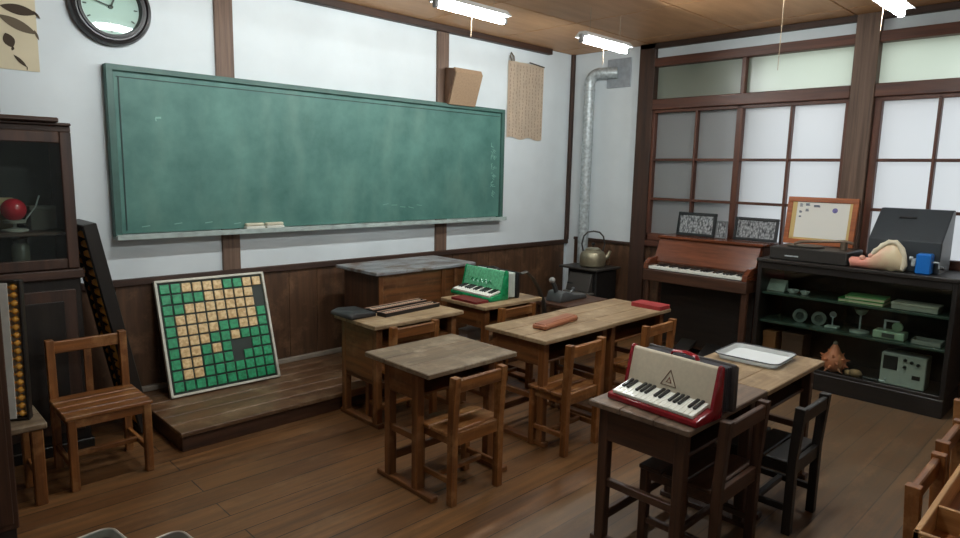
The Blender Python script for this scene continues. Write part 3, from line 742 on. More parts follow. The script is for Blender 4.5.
for zz in (.62, 1.24, 1.80): MB().lathe([(.055, -.012), (.0585, -.008), (.0585, .008), (.055, .012)], (0, 0, zz), 24).build('joint_collar', STEEL, pp, True)
MB().box(.112, .1285, -.41, -.13, 1.815, 2.10, .003).build('wall_plate', plain('thimble_plate', (160, 166, 172), .5, metal=.3, noise=.15, nscale=20), pp)

kt = thing('kettle', 'big dull brass kettle with arched handle on the stove', 'kettle', (-.26, -.555, .656), math.radians(-45))
MB().lathe([(.0001, 0), (.110, 0), (.128, .012), (.134, .05), (.132, .11), (.116, .15), (.082, .167), (.078, .172), (.0001, .172)], n=36).build('body', BRASS, kt, True)
ld = MB().lathe([(.0001, .172), (.08, .172), (.08, .18), (.05, .194), (.0001, .2)], n=30).build('lid', BRASS, kt, True)
MB().lathe([(.006, .198), (.007, .212), (.018, .22), (.02, .234), (.012, .244), (.0001, .246)]).build('knob', BLACK, ld, True)
MB().tube([(.115, 0, .08), (.15, 0, .10), (.168, 0, .14), (.178, 0, .165)], [.03, .024, .018, .016], 12).build('spout', BRASS, kt, True)
MB().tube([(-.10, 0, .155), (-.118, 0, .23), (-.10, 0, .31), (-.06, 0, .352), (0, 0, .362), (.06, 0, .352), (.10, 0, .31), (.118, 0, .23), (.10, 0, .155)], .0085, 8).build('handle', plain('dark_handle', (60, 58, 56), .4, metal=.4), kt, True)

# ------------------------------------------------------------------ REED ORGAN
og = thing('reed_organ', 'small upright reed organ with red-brown fallboard under the window', 'organ', (-.33, -1.85, 0))
hw = .475
MB().box(-.02, .25, -hw, hw, .05, 1.03, .006).build('case', W_DIM('Y'), og)
MB().box(-.07, .27, -hw-.012, hw+.012, 1.03, 1.055, .006).build('top_lid', W_ORGAN('Y'), og)
MB().prism([(-.02, .815), (-.135, .815), (-.14, .83), (-.05, 1.03), (.0, 1.03)], -hw+.01, hw-.01, 'Y', .004).build('music_panel', W_ORGAN('Y'), og)
MB().box(-.30, .0, -hw, hw, .665, .765, .006).build('key_bed', W_DIM('Y'), og)
for s in (-1, 1):
    MB().prism([(-.30, .765), (-.29, .82), (-.22, .86), (-.02, .88), (-.02, .765)], s*hw, s*(hw-.045), 'Y', .006).build('cheek', W_ORGAN('X'), og)
    MB().box(-.28, -.235, s*hw, s*(hw-.05), 0, .70, .006).build('leg', W_DIM('Z'), og)
m = MB(); nk = 29; kw = (2*hw-.10)/nk
for k in range(nk): m.box(-.29, -.13, -hw+.05+kw*k+.0007, -hw+.05+kw*(k+1)-.0007, .772, .795, .002)
m.build('white_keys', KEYW, og)
m = MB()
for k in range(nk-1):
    if k % 7 in (2, 6): continue
    yc = -hw+.05+kw*(k+1); m.box(-.235, -.13, yc-kw*.28, yc+kw*.28, .795, .806, .002)
m.build('black_keys', BLACK, og)
MB().prism([(-.125, .77), (-.132, .812), (-.02, .812), (-.02, .77)], -hw+.046, hw-.046, 'Y', .004).build('fallboard', W_DIM('Y'), og)
MB().box(-.03, -.015, -hw+.04, hw-.04, .08, .66, .003).build('knee_panel', W_BLACK('Y'), og)
for s in (-1, 1): MB().prism([(-.22, .03), (-.22, .045), (-.02, .14), (-.02, .12)], s*.05, s*.19, 'Y', .003).build('pedal', W_BLACK('Y'), og)

# framed photographs on the organ
def photo(seed):
    m_, nt, b = new_mat('group_photo_%d' % seed); L = nt.links.new
    tc = nt.nodes.new('ShaderNodeTexCoord'); mp = nt.nodes.new('ShaderNodeMapping'); mp.inputs['Scale'].default_value = (1, 70, 40); mp.inputs['Location'].default_value = (0, seed, seed*.3)
    v = nt.nodes.new('ShaderNodeTexVoronoi'); v.inputs['Scale'].default_value = 1.0
    L(tc.outputs['Object'], mp.inputs['Vector']); L(mp.outputs[0], v.inputs['Vector'])
    r_ = nt.nodes.new('ShaderNodeValToRGB'); r_.color_ramp.elements[0].color = lin((176, 178, 180)); r_.color_ramp.elements[1].color = lin((48, 50, 54)); r_.color_ramp.elements[0].position = .1; r_.color_ramp.elements[1].position = .85
    L(v.outputs['Distance'], r_.inputs['Fac']); L(r_.outputs['Color'], b.inputs['Base Color']); b.inputs['Roughness'].default_value = .3
    return m_
def frame(name, label, cat, loc, wy, hz, tilt, fm, pm_, bw=.022, mount=None, group=None, rotz=0):
    t = thing(name, label, cat, loc, group=group, rot=(0, tilt, rotz))
    m = MB(); m.box(-.012, .012, -wy/2, wy/2, 0, bw, .003).box(-.012, .012, -wy/2, wy/2, hz-bw, hz, .003).box(-.012, .012, -wy/2, -wy/2+bw, bw, hz-bw, .003).box(-.012, .012, wy/2-bw, wy/2, bw, hz-bw, .003)
    m.build('frame', fm, t)
    MB().box(-.003, .008, -wy/2+bw*.8, wy/2-bw*.8, bw*.8, hz-bw*.8, 0).build('picture', pm_, t)
    if mount:
        MB().box(-.0045, -.003, -wy/2+bw, wy/2-bw, bw, hz-bw, 0).build('mount', mount, t)
    return t
BF = plain('black_frame', (28, 28, 30), .35)
frame('photo_frame', 'black-framed group photograph nearest the wall corner on the organ', 'picture frame', (-.215, -1.64, 1.057), .37, .215, .16, BF, photo(1), .026, group='framed photographs on the organ')
frame('photo_frame', 'narrow upright photograph between the two black frames on the organ', 'picture frame', (-.20, -1.875, 1.057), .10, .155, .15, plain('pale_frame', (120, 124, 126), .4), photo(5), .010)
frame('photo_frame', 'wide black-framed group photograph beside the certificate end of the organ', 'picture frame', (-.17, -2.165, 1.057), .375, .20, .16, BF, photo(9), .024, group='framed photographs on the organ')

# ------------------------------------------------------------------ DISPLAY CABINET
dc = thing('display_cabinet', 'long black glass-fronted display cabinet below the window', 'cabinet', (-.55, -2.37, 0))
DL = 1.32; DD = .50
MB().box(-.012, DD, -DL-.012, .012, .935, .965, .005).build('top', W_BLACK('Y'), dc)
MB().box(0, DD, -DL, 0, 0, .13, .005).build('plinth', W_BLACK('Y'), dc)
for yy in (0, -DL+.03): MB().box(0, DD, yy-.03, yy, .13, .935, .004).build('side_panel', W_BLACK('Z'), dc)
MB().box(DD-.015, DD, -DL+.03, -.03, .13, .935, .0).build('back_panel', W_BLACK('Y'), dc)
for zz in (.455, .685): MB().box(.05, DD-.015, -DL+.03, -.03, zz-.009, zz+.009, .002).build('shelf', plain('green_glass_shelf', (52, 66, 58), .25), dc)
MB().box(.004, .03, -DL+.03, -.03, .885, .935, .003).build('front_rail', W_BLACK('Y'), dc)
MB().box(.004, .03, -DL+.03, -.03, .13, .155, .003).build('front_rail', W_BLACK('Y'), dc)
for k, (ya, yb, xx) in enumerate(((-.03, -.67, .026), (-.65, -DL+.03, .012))):
    d_ = MB().box(xx, xx+.004, yb, ya, .155, .885, 0).build('glass_door', GLASS, dc)
def put(o, x_, y_, z_, rz=0):
    o.location = (x_, y_, z_); o.rotation_euler = (0, 0, rz); return o
SX = -.36
S1, S2, S0 = .695, .465, .1315
pale = plain('pale_card', (166, 178, 168), .6, noise=.1)
# top shelf
o = tag(MB().prism([(-.05, 0), (.05, 0), (.03, .085), (.015, .085)], -.075, .075, 'Y', .002).build('card_holder', pale), 'pale folded card at the left end of the top shelf', 'card'); put(o, SX, -2.46, S1)
for k, (yy, rr) in enumerate(((-2.60, .045), (-2.69, .035))):
    o = thing('glass_dish', ('larger' if k == 0 else 'smaller')+' shallow white dish on the top shelf beside the folded card', 'dish', (SX-.03, yy, S1), group='white dishes in the display cabinet')
    MB().lathe([(.0001, 0), (rr*.6, 0), (rr, .022), (rr, .026), (rr*.9, .024), (rr*.5, .006), (.0001, .006)]).build('bowl', plain('dish_white', (190, 198, 192), .3), o, True)
    MB().ball((0, 0, .02), .014).build('pebble', plain('stone_grey', (140, 146, 140), .6), o)
gb = plain('green_book_cover', (38, 124, 54), .5, noise=.1); 
for k, (c, dz, w_, nm) in enumerate(((gb, 0, .30, 'green clothbound book at the bottom of the stack on the top shelf'), (plain('pale_green_cover', (104, 170, 104), .5), .026, .26, 'pale green book on top of the stack on the top shelf'))):
    o = thing('book', nm, 'book', (SX, -3.10-.02*k, S1+dz), .06*k, 'stacked books in the display cabinet')
    MB().box(-.10, .10, -w_/2, w_/2, 0, .003, 0).box(-.10, .10, -w_/2, w_/2, .021, .025, 0).box(.096, .10, -w_/2, w_/2, 0, .025, 0).build('cover', c, o)
    MB().box(-.096, .096, -w_/2+.004, w_/2-.004, .003, .021, 0).build('pages', CREAM, o)
o = thing('specimen_box', 'long pale flat box at the right end of the top shelf', 'box', (SX-.02, -3.44, S1))
MB().box(-.08, .08, -.14, .14, 0, .035, .004).build('tray', plain('pale_box', (150, 150, 138), .6, noise=.1), o)
MB().box(-.083, .083, -.143, .143, .033, .05, .004).build('lid', plain('pale_box_lid', (168, 166, 150), .6, noise=.12), o)
# middle shelf
for k, yy in enumerate((-2.66, -2.80)):
    o = thing('metal_reel', ('left' if k == 0 else 'right')+' of the two grey metal reels standing on the middle shelf', 'reel', (SX, yy, S2+.052), .25, 'reels in the display cabinet')
    RM = Matrix.Rotation(PI/2, 4, 'Y')
    for s in (-1, 1): MB().lathe([(.030, s*.014), (.052, s*.014), (.052, s*.018), (.030, s*.018), (.030, s*.014)], n=28, mat=RM).build('flange', plain('reel_grey', (128, 140, 134), .35, metal=.5), o, True)
    MB().lathe([(.032, -.014), (.032, .014), (.024, .014), (.024, -.014), (.032, -.014)], n=20, mat=RM).build('hub', plain('reel_dark', (70, 76, 72), .4), o, True)
o = thing('stand_lens', 'small lens on a slim stand on the middle shelf', 'lens stand', (SX, -2.90, S2))
MB().box(-.04, .04, -.045, .045, 0, .012).build('base', pale, o); MB().tube([(0, 0, .01), (0, 0, .08)], .005).build('stem', STEEL, o)
MB().lathe([(.012, -.004), (.024, -.004), (.024, .004), (.012, .004), (.012, -.004)], mat=Matrix.Translation((0, 0, .10)) @ Matrix.Rotation(PI/2, 4, 'Y')).build('ring', STEEL, o, True)
o = thing('balance_scale', 'small cup balance on a round foot on the middle shelf', 'scale', (SX, -3.09, S2))
MB().lathe([(.0001, 0), (.065, 0), (.065, .01), (.015, .018), (.0001, .018)]).build('foot', plain('scale_pale', (150, 160, 152), .4), o, True)
MB().tube([(0, 0, .015), (0, 0, .13)], .006).build('stem', STEEL, o)
MB().lathe([(.004, .125), (.03, .14), (.045, .17), (.045, .174), (.028, .15), (.0001, .135)]).build('cup', plain('scale_cup', (140, 160, 146), .3, metal=.3), o, True)
o = thing('measuring_instrument', 'pale green measuring instrument with round gauge on the middle shelf', 'instrument', (SX-.03, -3.30, S2))
MB().box(-.06, .06, -.10, .10, 0, .055, .005).build('body', plain('instrument_green', (138, 158, 134), .4, noise=.1), o)
MB().box(-.064, -.06, -.04, .04, .012, .042, .001).build('scale_plate', plain('plate_dark', (60, 66, 60), .4), o)
MB().tube([(0, .04, .05), (0, .04, .13)], .008).tube([(0, .04, .125), (0, -.05, .125)], .007).build('arm', STEEL, o)
MB().lathe([(.0001, -.01), (.034, -.01), (.034, .01), (.0001, .01)], mat=Matrix.Translation((-.02, -.045, .092)) @ Matrix.Rotation(PI/2, 4, 'Y')).build('gauge', plain('gauge_face', (118, 140, 116), .3), o, True)
o = thing('specimen_tray', 'shallow pale tray at the right end of the middle shelf', 'tray', (SX-.02, -3.53, S2))
MB().box(-.07, .07, -.09, .09, 0, .008, .002).build('tray_floor', plain('tray_grey', (128, 130, 122), .5), o)
MB().box(-.07, -.064, -.09, .09, .006, .03, 0).box(.064, .07, -.09, .09, .006, .03, 0).box(-.07, .07, -.09, -.084, .006, .03, 0).box(-.07, .07, .084, .09, .006, .03, 0).build('tray_wall', plain('tray_grey', (128, 130, 122), .5), o)
# bottom
bx = plain('brown_box_card', (128, 78, 42), .7, noise=.1); bx2 = plain('dark_brown_box', (72, 44, 30), .6, noise=.1)
for (nm, mt, yy, w_, h_) in (('orange-brown upright box at the left end of the bottom of the display cabinet', bx, -2.47, .10, .235), ('dark brown box beside the orange-brown box in the display cabinet', bx2, -2.65, .16, .25)):
    o = thing('storage_box', nm, 'box', (SX, yy, S0), group='boxes in the bottom of the display cabinet')
    MB().box(-.09, .09, -w_/2, w_/2, 0, h_-.04, .003).build('body', mt, o); MB().box(-.093, .093, -w_/2-.003, w_/2+.003, h_-.045, h_, .003).build('lid', mt, o)
o = thing('spiny_shell', 'orange-pink spiny shell in the bottom of the display cabinet', 'seashell', (SX-.06, -2.955, S0+.085))
shm = plain('coral_shell', (204, 118, 84), .5, noise=.2, nscale=18)
m = MB(); m.ball((0, 0, 0), .082, .9, 1.05, 1.0, 22); m.lathe([(.06, .05), (.04, .085), (.03, .11), (.012, .14)], n=16)
m.build('body', shm, o, True)
m = MB()
for k in range(26):
    a = k*2.399; zz = 1-2*(k+.5)/26
    r_ = math.sqrt(1-zz*zz); d = Vector((r_*math.cos(a), r_*math.sin(a)*1.05, zz))
    if d.z > .75 or d.z < -.85: continue
    m.tube([d*.074, d*.108], [.013, .002], 6)
m.build('spines', shm, o, True)
MB().ball((0, 0, .145), .017).build('tip', plain('tip_grey', (120, 104, 92), .5), o, True)
o = tag(MB().ball((0, 0, .03), .03, 1, 1.5, 1).ball((.0, .05, .022), .022, 1, 1.2, 1).build('rock_specimen', plain('tan_rock', (150, 116, 84), .8, noise=.3, nscale=30, bump=.5), None, True), 'small tan rock specimen left of the pale panel device', 'rock'); put(o, SX-.06, -3.11, S0)
o = thing('hand_drill', 'small black crank tool in front of the pale panel device', 'tool', (SX-.12, -3.23, S0))
MB().box(-.03, .03, -.05, .05, 0, .04, .006).build('body', BLACK, o); MB().tube([(0, -.05, .03), (0, -.09, .03), (0, -.09, .055)], .006).build('crank', STEEL, o)
o = thing('electric_tester', 'pale grey panel device with black dial in the bottom of the display cabinet', 'device', (SX-.02, -3.41, S0))
MB().box(-.05, .10, -.14, .14, 0, .235, .006).build('body', plain('pale_grey_metal', (168, 172, 164), .45, noise=.06), o)
MB().box(-.056, -.05, .035, .125, .115, .215, .003).build('dial', plain('black_dial', (34, 36, 38), .3), o)
for (yy, zz) in ((-.01, .20), (-.05, .19), (-.09, .18), (-.01, .15)): MB().lathe([(.0001, 0), (.012, 0), (.01, .014), (.0001, .014)], n=14, mat=Matrix.Translation((-.05, yy, zz)) @ Matrix.Rotation(-PI/2, 4, 'Y')).build('knob', BLACK, o, True)
MB().box(-.054, -.05, -.11, -.06, .07, .10, .001).build('socket_plate', BLACK, o)

# things on top of the cabinet
CT = .9655
rp = thing('record_player', 'old dark record player in front of the framed certificate', 'record player', (-.33, -2.72, CT))
MB().box(-.19, .19, -.28, .28, 0, .10, .008).build('case', plain('dark_case', (44, 42, 40), .4, noise=.1), rp)
MB().lathe([(.0001, .10), (.135, .10), (.135, .113), (.0001, .115)], (-.02, .07, 0), 36).build('platter', plain('platter_dark', (58, 54, 50), .35, metal=.4), rp, True)
MB().tube([(.02, -.19, .10), (.02, -.19, .16)], .026, 12).tube([(.05, -.25, .148), (.02, -.19, .165), (-.03, -.02, .152), (-.06, .10, .142), (-.075, .14, .122)], .011, 8).build('tonearm', plain('worn_metal', (120, 106, 92), .35, metal=.6), rp, True)
MB().box(-.197, -.19, .06, .16, .03, .04, .001).build('latch', STEEL, rp)
ce_ = frame('framed_certificate', 'wood-framed certificate leaning on the window post', 'certificate', (-.155, -2.665, CT+.1015), .53, .385, .14, wood('frame_timber', (130, 66, 30), (176, 98, 48), 'Y', .35), plain('certificate_paper', (232, 230, 222), .6), .04, None)
MB().box(-.006, -.0035, -.235, .235, .035, .055, 0).box(-.006, -.0035, .19, .235, .04, .37, 0).box(-.006, -.0035, -.235, -.205, .04, .37, 0).build('gold_mount', plain('gold_mount', (206, 178, 116), .5), ce_)
m = MB()
for (yy, zz, a, b_) in ((.16, .32, .02, .028), (.11, .325, .03, .02), (.04, .315, .045, .018), (.11, .28, .024, .022), (.16, .265, .018, .018), (.16, .225, .016, .012)):
    for j in range(4): m.box(-.0052, -.0034, yy-a/2+rs.uniform(-.004, .004), yy+a/2, zz-b_/2+b_*j/4, zz-b_/2+b_*j/4+.004, 0)
m.build('lettering', plain('blue_grey_ink', (110, 116, 130), .7), ce_)
MB().lathe([(.0001, 0), (.02, 0), (.02, .001), (.0001, .001)], mat=Matrix.Translation((-.0036, -.10, .285)) @ Matrix.Rotation(-PI/2, 4, 'Y')).build('seal', plain('violet_seal', (110, 104, 160), .6, noise=.4, nscale=80), ce_)

sh = thing('conch_shell', 'big cream and pink seashell on the display cabinet', 'seashell', (-.475, -3.185, CT))
# built as a tapering body whorl whose lip flares up at the right
secs = []; tops = []
t_ = bmesh.new(); n_ = 20; N = 18
for i in range(N):
    u = i/(N-1); yy = .17-.34*u
    w_ = min(1, max(0, (u-.25)/.5)); w_ = w_*w_*(3-2*w_)
    hz = .075+.125*w_-.09*max(0, (u-.8)/.2)**2
    ry = .044+.020*w_-.02*max(0, (u-.85)/.15); rz_ = hz/2; cz_ = hz/2
    tops.append((-.028, yy, hz+.004))
    secs.append([t_.verts.new((ry*math.cos(2*PI*k/n_)*(1 if i else .85), yy+.006*math.sin(3*2*PI*k/n_), cz_+rz_*math.sin(2*PI*k/n_)*(1+.06*math.sin(k*2.3+i)))) for k in range(n_)])
for A, B in zip(secs, secs[1:]):
    for k in range(n_): t_.faces.new((A[k], A[(k+1) % n_], B[(k+1) % n_], B[k]))
t_.faces.new(secs[0][::-1]); t_.faces.new(secs[-1])
bmesh.ops.recalc_face_normals(t_, faces=t_.faces)
m = MB(); m._merge(t_)
def shell_mat():
    m_, nt, b = new_mat('pink_cream_shell'); L = nt.links.new
    tc = nt.nodes.new('ShaderNodeTexCoord'); sp_ = nt.nodes.new('ShaderNodeSeparateXYZ'); L(tc.outputs['Object'], sp_.inputs[0])
    n1 = nt.nodes.new('ShaderNodeTexNoise'); n1.inputs['Scale'].default_value = 12; L(tc.outputs['Object'], n1.inputs['Vector'])
    mr = nt.nodes.new('ShaderNodeMapRange'); mr.inputs['From Min'].default_value = -.10; mr.inputs['From Max'].default_value = .17; L(sp_.outputs['Y'], mr.inputs['Value'])
    ad = nt.nodes.new('ShaderNodeMath'); ad.operation = 'MULTIPLY_ADD'; ad.inputs[1].default_value = .7; L(n1.outputs['Fac'], ad.inputs[0]); L(mr.outputs[0], ad.inputs[2])
    r_ = nt.nodes.new('ShaderNodeValToRGB'); r_.color_ramp.elements[0].color = lin((232, 214, 178)); r_.color_ramp.elements[1].color = lin((226, 150, 132)); r_.color_ramp.elements[0].position = .4; r_.color_ramp.elements[1].position = 1.1 if False else 1.0
    L(ad.outputs[0], r_.inputs['Fac']); L(r_.outputs['Color'], b.inputs['Base Color']); b.inputs['Roughness'].default_value = .35
    return m_
m.build('body_whorl', shell_mat(), sh, True)
rimp = tops[7:]+[(-.035, -.176, .05), (-.035, -.165, .016)]
MB().tube(rimp, [.012 if k in (0, len(rimp)-1) else .015+.006*(k % 2) for k in range(len(rimp))], 10).build('lip', plain('ivory_lip', (226, 216, 190), .4, noise=.1), sh, True)
m = MB()
for k in range(4): m.ball((-.025, .09-.055*k, .075+.02*k), .020)
m.build('knobs', plain('pink_knob', (222, 168, 148), .4), sh, True)

bb = thing('slope_front_box', 'dark slate box with sloping front and slot handle by the window', 'box', (-.08, -3.32, CT))
MB().prism([(0, 0), (0, .43), (-.07, .43), (-.32, .215), (-.33, 0)], -.225, .225, 'Y', .006).build('body', SLATE, bb)
MB().prism([(0, .0), (0, .42), (-.07, .42), (-.31, .21), (-.32, 0)], -.2265, -.2245, 'Y', 0).build('side_sheet', plain('pale_side_sheet', (150, 156, 160), .5), bb)
sl = math.atan2(.215, .25)
MB().box(-.055, .055, -.009, .009, -.003, .006, .003, Matrix.Translation((-.145, .03, .368)) @ Matrix.Rotation(-sl, 4, 'Y') @ Matrix.Rotation(PI/2, 4, 'Z')).build('slot_handle', BLACK, bb)

ps = thing('pencil_sharpener', 'bright blue crank pencil sharpener on the right of the display cabinet', 'pencil sharpener', (-.47, -3.47, CT))
BLUE = plain('bright_blue_plastic', (24, 112, 200), .35)
MB().box(-.04, .05, -.045, .045, .0, .14, .008).build('body', BLUE, ps)
MB().box(-.045, .045, .045, .07, .05, .10, .006).tube([(0, .07, .10), (0, .09, .10)], .014).build('feed_clamp', STEEL, ps)
MB().tube([(0, -.045, .085), (0, -.085, .085), (0, -.088, .045)], .007).build('crank', STEEL, ps)
MB().lathe([(.0001, 0), (.012, .002), (.013, .024), (.0001, .028)], mat=Matrix.Translation((0, -.09, .05)) @ Matrix.Rotation(PI/2, 4, 'X')).build('crank_knob', BLACK, ps, True)

# ------------------------------------------------------------------ LEFT: GLASS CABINET, BIG ABACUSES
gc = thing('glass_cabinet', 'old dark wooden cabinet with a glass upper case at the left', 'cabinet', (-5.30, -.45, 0))
X0, X1 = -.46, .445
MB().box(X0, X1, .0, .43, .06, .98, .005).build('lower_case', W_BLACK('Z'), gc)
for k in range(2):
    a, b_ = (X0+.03, -.012) if k == 0 else (.012, X1-.03)
    d_ = MB().box(a, b_, -.016, .0, .12, .92, .004).build('lower_door', W_DARK('Z'), gc)
    MB().box(a+.06, b_-.06, -.021, -.014, .18, .86, .004).build('door_panel', W_BLACK('Z'), d_)
    xx = b_-.03 if k == 0 else a+.03
    MB().ball((xx, -.026, .55), .012, n=10).build('door_knob', BRASS, d_)
MB().box(X0-.015, X1+.015, -.03, .435, .98, 1.03, .006).build('waist_moulding', W_DARK('X'), gc)
MB().box(X0-.01, X1+.01, -.02, .43, 0, .06, .004).build('plinth', W_BLACK('X'), gc)
UZ0, UZ1 = 1.03, 1.76
for s, a in ((0, X0), (1, X1-.025)): MB().box(a, a+.025, .0, .43, UZ0, UZ1, .003).build('side_panel', W_DARK('Z'), gc)
MB().box(X0, X1, .41, .43, UZ0, UZ1, 0).build('back_panel', W_BLACK('Z'), gc)
MB().box(X0, X1, .0, .43, UZ1, UZ1+.03, .003).build('top_board', W_DARK('X'), gc)
MB().box(X0-.02, X1+.0, -.02, .43, UZ1+.03, UZ1+.045, .004).box(X0-.05, X1-.06, -.05, .43, UZ1+.045, UZ1+.07, .006).build('cornice', W_DARK('X'), gc)
for k in range(2):
    a, b_ = (X0+.012, -.004) if k == 0 else (.004, X1-.004)
    m = MB(); fw = .055
    m.box(a, a+fw, -.022, .0, UZ0+.005, UZ1, .005).box(b_-fw, b_, -.022, .0, UZ0+.005, UZ1, .005).box(a+fw, b_-fw, -.022, .0, UZ0+.005, UZ0+.06, .005).box(a+fw, b_-fw, -.022, .0, UZ1-.06, UZ1, .005)
    d_ = m.build('glass_door', W_DARK('Z'), gc)
    MB().box(a+fw, b_-fw, -.012, -.009, UZ0+.06, UZ1-.06, 0).build('pane', GLASS, d_)
MB().box(X0+.025, X1-.025, .02, .41, 1.215, 1.23, .002).build('shelf', W_DARK('X'), gc)
o = thing('flat_case', 'flat dark blue-grey case on top of the glass cabinet', 'case', (-5.32, -.28, 1.831))
MB().box(-.2, .17, -.16, .14, 0, .09, .012).build('body', plain('blue_grey_case', (50, 54, 64), .5), o); MB().box(-.19, .16, -.15, .13, .09, .11, .008).build('lid', plain('blue_grey_case', (50, 54, 64), .5), o)
om = thing('orrery', 'red ball model on a pale stand inside the glass cabinet', 'model', (-5.105, -.27, 1.2305))
MB().lathe([(.0001, 0), (.06, 0), (.06, .01), (.012, .02), (.0001, .02)]).build('foot', plain('pale_metal', (150, 146, 138), .4), om, True)
MB().tube([(0, 0, .015), (0, 0, .05)], .008).build('stem', plain('pale_metal', (150, 146, 138), .4), om)
MB().lathe([(.0001, .045), (.05, .045), (.055, .06), (.0001, .06)]).build('cradle', plain('pale_metal', (150, 146, 138), .4), om, True)
MB().ball((0, 0, .115), .06).build('red_ball', plain('red_gloss', (176, 26, 44), .25), om, True)
MB().tube([(.05, 0, .06), (.10, 0, .13), (.12, 0, .19)], .004, 6).build('wire_arm', STEEL, om)
o = thing('paper_box', 'small tan paper box behind the red ball in the glass cabinet', 'box', (-5.16, -.15, 1.2305))
MB().box(-.07, .07, -.04, .04, 0, .15, .003).build('body', plain('tan_box', (150, 124, 92), .7), o); MB().box(-.072, .072, -.042, .042, .15, .175, .003).build('lid', plain('tan_box_lid', (176, 150, 116), .7), o)
o = thing('specimen_jar', 'cloudy glass jar on the bottom of the glass cabinet', 'jar', (-5.09, -.28, 1.0305))
MB().lathe([(.0001, 0), (.04, 0), (.042, .01), (.042, .12), (.03, .14), (.0001, .14)]).build('body', plain('cloudy_jar', (96, 96, 86), .25), o, True); MB().lathe([(.0001, .14), (.034, .14), (.034, .16), (.0001, .165)]).build('lid', plain('jar_lid', (60, 50, 44), .4), o, True)
o = thing('grey_carton', 'grey carton on the shelf beside the red ball', 'carton', (-4.97, -.2, 1.2305))
MB().box(-.06, .06, -.06, .06, 0, .11, .003).build('body', plain('carton_grey', (96, 94, 88), .7), o); MB().box(-.062, .062, -.062, .062, .11, .13, .003).build('lid', plain('carton_grey_lid', (108, 106, 100), .7), o)

BEAD = plain('amber_bead', (232, 168, 70), .3)
def big_abacus(label, loc, rot, L_, W_, T_, rods, panel=False):
    """stands on end: long axis Z, beads run along Y"""
    t = thing('teaching_abacus', label, 'abacus', loc, rot=rot, group=None)
    hw = W_/2; b = .014 if panel else .035
    MB().box(0, T_, -hw, -hw+b, 0, L_, .004).box(0, T_, hw-b, hw, 0, L_, .004).box(0, T_, -hw+b, hw-b, 0, b, .004).box(0, T_, -hw+b, hw-b, L_-b, L_, .004).build('frame', W_BLACK('Z'), t)
    if not panel: MB().box(.004, T_-.004, hw*.35, hw*.35+.016, b, L_-b, .002).build('beam', W_DARK('Z'), t)
    if not panel: MB().box(T_*.7, T_*.8, -hw+b, hw-b, b, L_-b, 0).build('backing', plain('dark_backing', (30, 26, 24), .6), t)
    else: MB().box(T_*.72, T_*.82, -hw+.006, hw-.006, b, L_-b, 0).build('backing', plain('white_backing', (206, 206, 200), .6, noise=.06), t)
    if panel: MB().box(-.004, .002, -hw+.052, hw-.002, .012, L_-.012, .001).build('number_card', plain('white_card', (214, 212, 204), .7, noise=.08, nscale=25), t)
    dz = (L_-2*b)/rods; br = min(.02, dz*.42)
    for k in range(rods):
        zz = b+dz*(k+.5); m = MB(); m.tube([(T_*.3, -hw+b*.8, zz), (T_*.3, hw-b*.8, zz)], .003, 6)
        for yy in (-hw+b+.018, -hw+b+.054, -hw+b+.09, -hw+b+.126, hw-b-.018):
            if yy < hw: m.lathe([(.005, -.016), (br, -.003), (br, .003), (.005, .016)], n=12, mat=Matrix.Translation((T_*.3, yy, zz)) @ Matrix.Rotation(PI/2, 4, 'X'))
        m.build('bead_rod', BEAD, t, True)
    return t
big_abacus('tall dark abacus with amber beads leaning beside the glass cabinet', (-4.605, -.30, .015), (0, math.radians(-10.5), 0), 1.27, .36, .07, 21)
# stool, white-backed abacus, narrow cabinet at the edge
so = thing('wooden_stool', 'worn wooden stool at the left edge holding the white-backed abacus', 'stool', (-5.335, -.89, 0))
MB().box(-.17, .17, -.155, -.003, .375, .405, .005).box(-.17, .17, .0, .155, .375, .405, .005).build('seat', W_TOPG('X'), so)
for sx in (-1, 1):
    for sy in (-1, 1): MB().box(sx*.155, sx*.105, sy*.14, sy*.095, 0, .375, .005).build('leg', W_CHAIR('Z'), so)
    MB().box(sx*.14, sx*.118, -.1, .1, .12, .155, .003).build('stretcher', W_CHAIR('Y'), so)
big_abacus('white-backed abacus with amber beads standing on the stool', (-5.288, -.93, .4065), (0, math.radians(1.5), math.radians(62)), .66, .16, .04, 17, True)
W_EDGE = W_DIM
nc = thing('narrow_cabinet', 'tall narrow dark cabinet at the left edge of the photo', 'cabinet', (-5.335, -1.29, 0))
MB().box(-.42, 0, 0, .17, .05, 1.12, .004).build('carcass', W_DIM('Z'), nc); MB().box(-.43, .0, -.01, .18, 1.12, 1.15, .004).build('top', W_BLACK('X'), nc); MB().box(-.41, -.01, .01, .16, 0, .05, .003).build('plinth', W_BLACK('X'), nc)
MB().box(-.40, -.02, -.014, 0, .08, 1.10, .003).build('door', W_DIM('Z'), nc)

# ------------------------------------------------------------------ NEAR TABLE WITH LUNCH BOXES (bottom left)
nt_ = desk('desk at the bottom left holding the aluminium lunch boxes', (-5.515, -3.035, 0), .66, .46, .595, W_TOPG, W_DESK, group='pupil desks')
def lunchbox(label, loc, rz, c):
    t = thing('lunch_box', label, 'lunch box', loc, rz, 'aluminium lunch boxes')
    m = MB(); m.slab(.105, .155, 0, .004, .025); m.build('floor_plate', ALU, t)
    ring_wall(MB(), .105, .155, .025, .002, .115, .165, .03, .05, .0018).build('wall', ALU, t, True)
    MB().tube(rim_path(.117, .167, .031, .05), .0035, 6, closed=True).build('rim', plain('bright_rim', (214, 212, 204), .3, metal=.5), t, True)
    MB().slab(.098, .148, .006, .03, .022).build('contents', c, t)
    return t
lunchbox('aluminium lunch box with pale green contents at the bottom left', (-5.372, -2.765, .5965), .12, plain('pale_green_cloth', (120, 136, 124), .8, noise=.35, nscale=60))
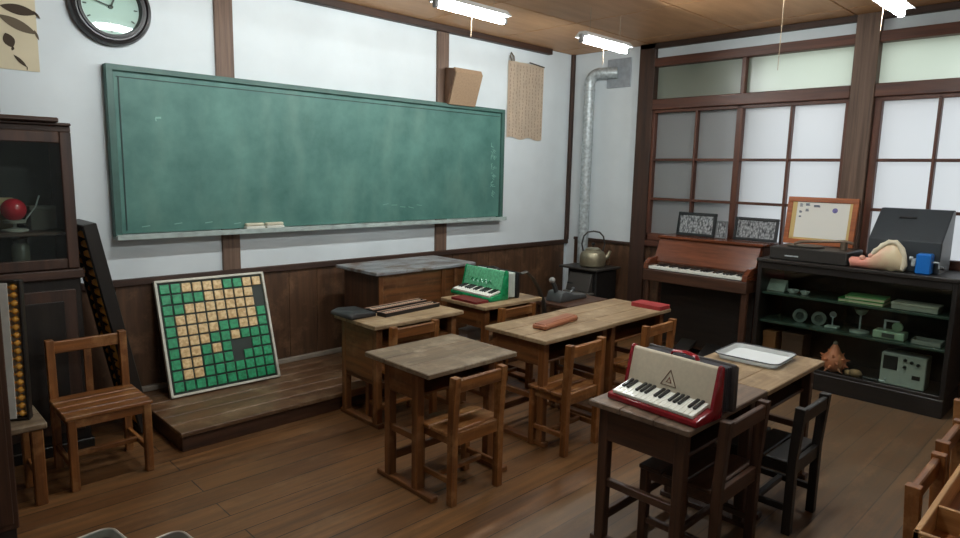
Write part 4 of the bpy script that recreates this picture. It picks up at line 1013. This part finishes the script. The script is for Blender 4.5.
lunchbox('aluminium lunch box with brown contents at the bottom left', (-5.245, -2.90, .5965), .10, plain('brown_contents', (96, 74, 66), .7, noise=.25, nscale=40))

# ------------------------------------------------------------------ RIGHT EDGE: table, box, chairs
desk('desk at the right edge under the divided wooden box', (-3.40, -4.45, 0), .95, .50, .64, W_TOPT, W_DESK)
desk('desk at the right edge beyond the divided wooden box with a white sheet', (-2.47, -4.44, 0), .88, .50, .64, W_TOPT, W_DESK)
db = thing('divided_box', 'light wooden box with dividers on the desk at the right edge', 'box', (-3.44, -4.335, .641))
m = MB(); HX, HY, HZ = .44, .155, .078
m.box(-HX, HX, HY-.014, HY, 0, HZ, .002).box(-HX, HX, -HY, -HY+.014, 0, HZ, .002).box(-HX, -HX+.014, -HY, HY, 0, HZ, .002).box(HX-.014, HX, -HY, HY, 0, HZ, .002).build('wall', W_LIGHT('X'), db)
for xx in (-.225, .2): MB().box(xx-.006, xx+.006, -HY+.014, HY-.014, .006, HZ-.004, .002).build('divider', W_LIGHT('Y'), db)
MB().box(-HX+.01, HX-.01, -HY+.01, HY-.01, 0, .006, 0).build('floor_panel', wood('brown_box_floor', (126, 76, 42), (166, 108, 66), 'X', .5), db)
o = tag(MB().box(-.06, .06, -.05, .05, 0, .02, .004).build('wooden_block', W_LIGHT('X'), None), 'pale wooden block lying inside the divided box', 'block'); put(o, -3.52, -4.40, .648, .2)
o = tag(MB().box(-.11, .11, -.09, .09, 0, .012, .001).build('exercise_book', plain('white_sheet', (222, 222, 218), .7), None), 'white exercise book on the desk at the right edge', 'book'); put(o, -2.78, -4.30, .6405, .05)
chair_root('brown chair at the right edge beside the divided box', (-3.24, -4.265, 0), PI, .39, .36, .65, .37)
chair_root('middle one of the three brown chairs along the right edge', (-2.765, -4.25, 0), PI, .35, .36, .65, .37)
chair_root('brown chair at the right edge farthest along the row of desks', (-2.15, -4.20, 0), PI, .36, .36, .65, .37)

# ------------------------------------------------------------------ WORLD AND COLOUR
wd = bpy.data.worlds.new('world'); scene.world = wd; wd.use_nodes = True
bg = wd.node_tree.nodes['Background']; bg.inputs[0].default_value = lin((230, 238, 246)); bg.inputs[1].default_value = 1.75
vs = scene.view_settings
scene.display_settings.display_device = 'sRGB'
vs.view_transform = 'Standard'; vs.look = 'None'; vs.gamma = 1.0; vs.exposure = 0.14; vs.use_curve_mapping = False
cy = scene.cycles
cy.use_denoising = True
cy.max_bounces = 8; cy.diffuse_bounces = 4; cy.glossy_bounces = 4; cy.transparent_max_bounces = 12
cy.sample_clamp_indirect = 6.0
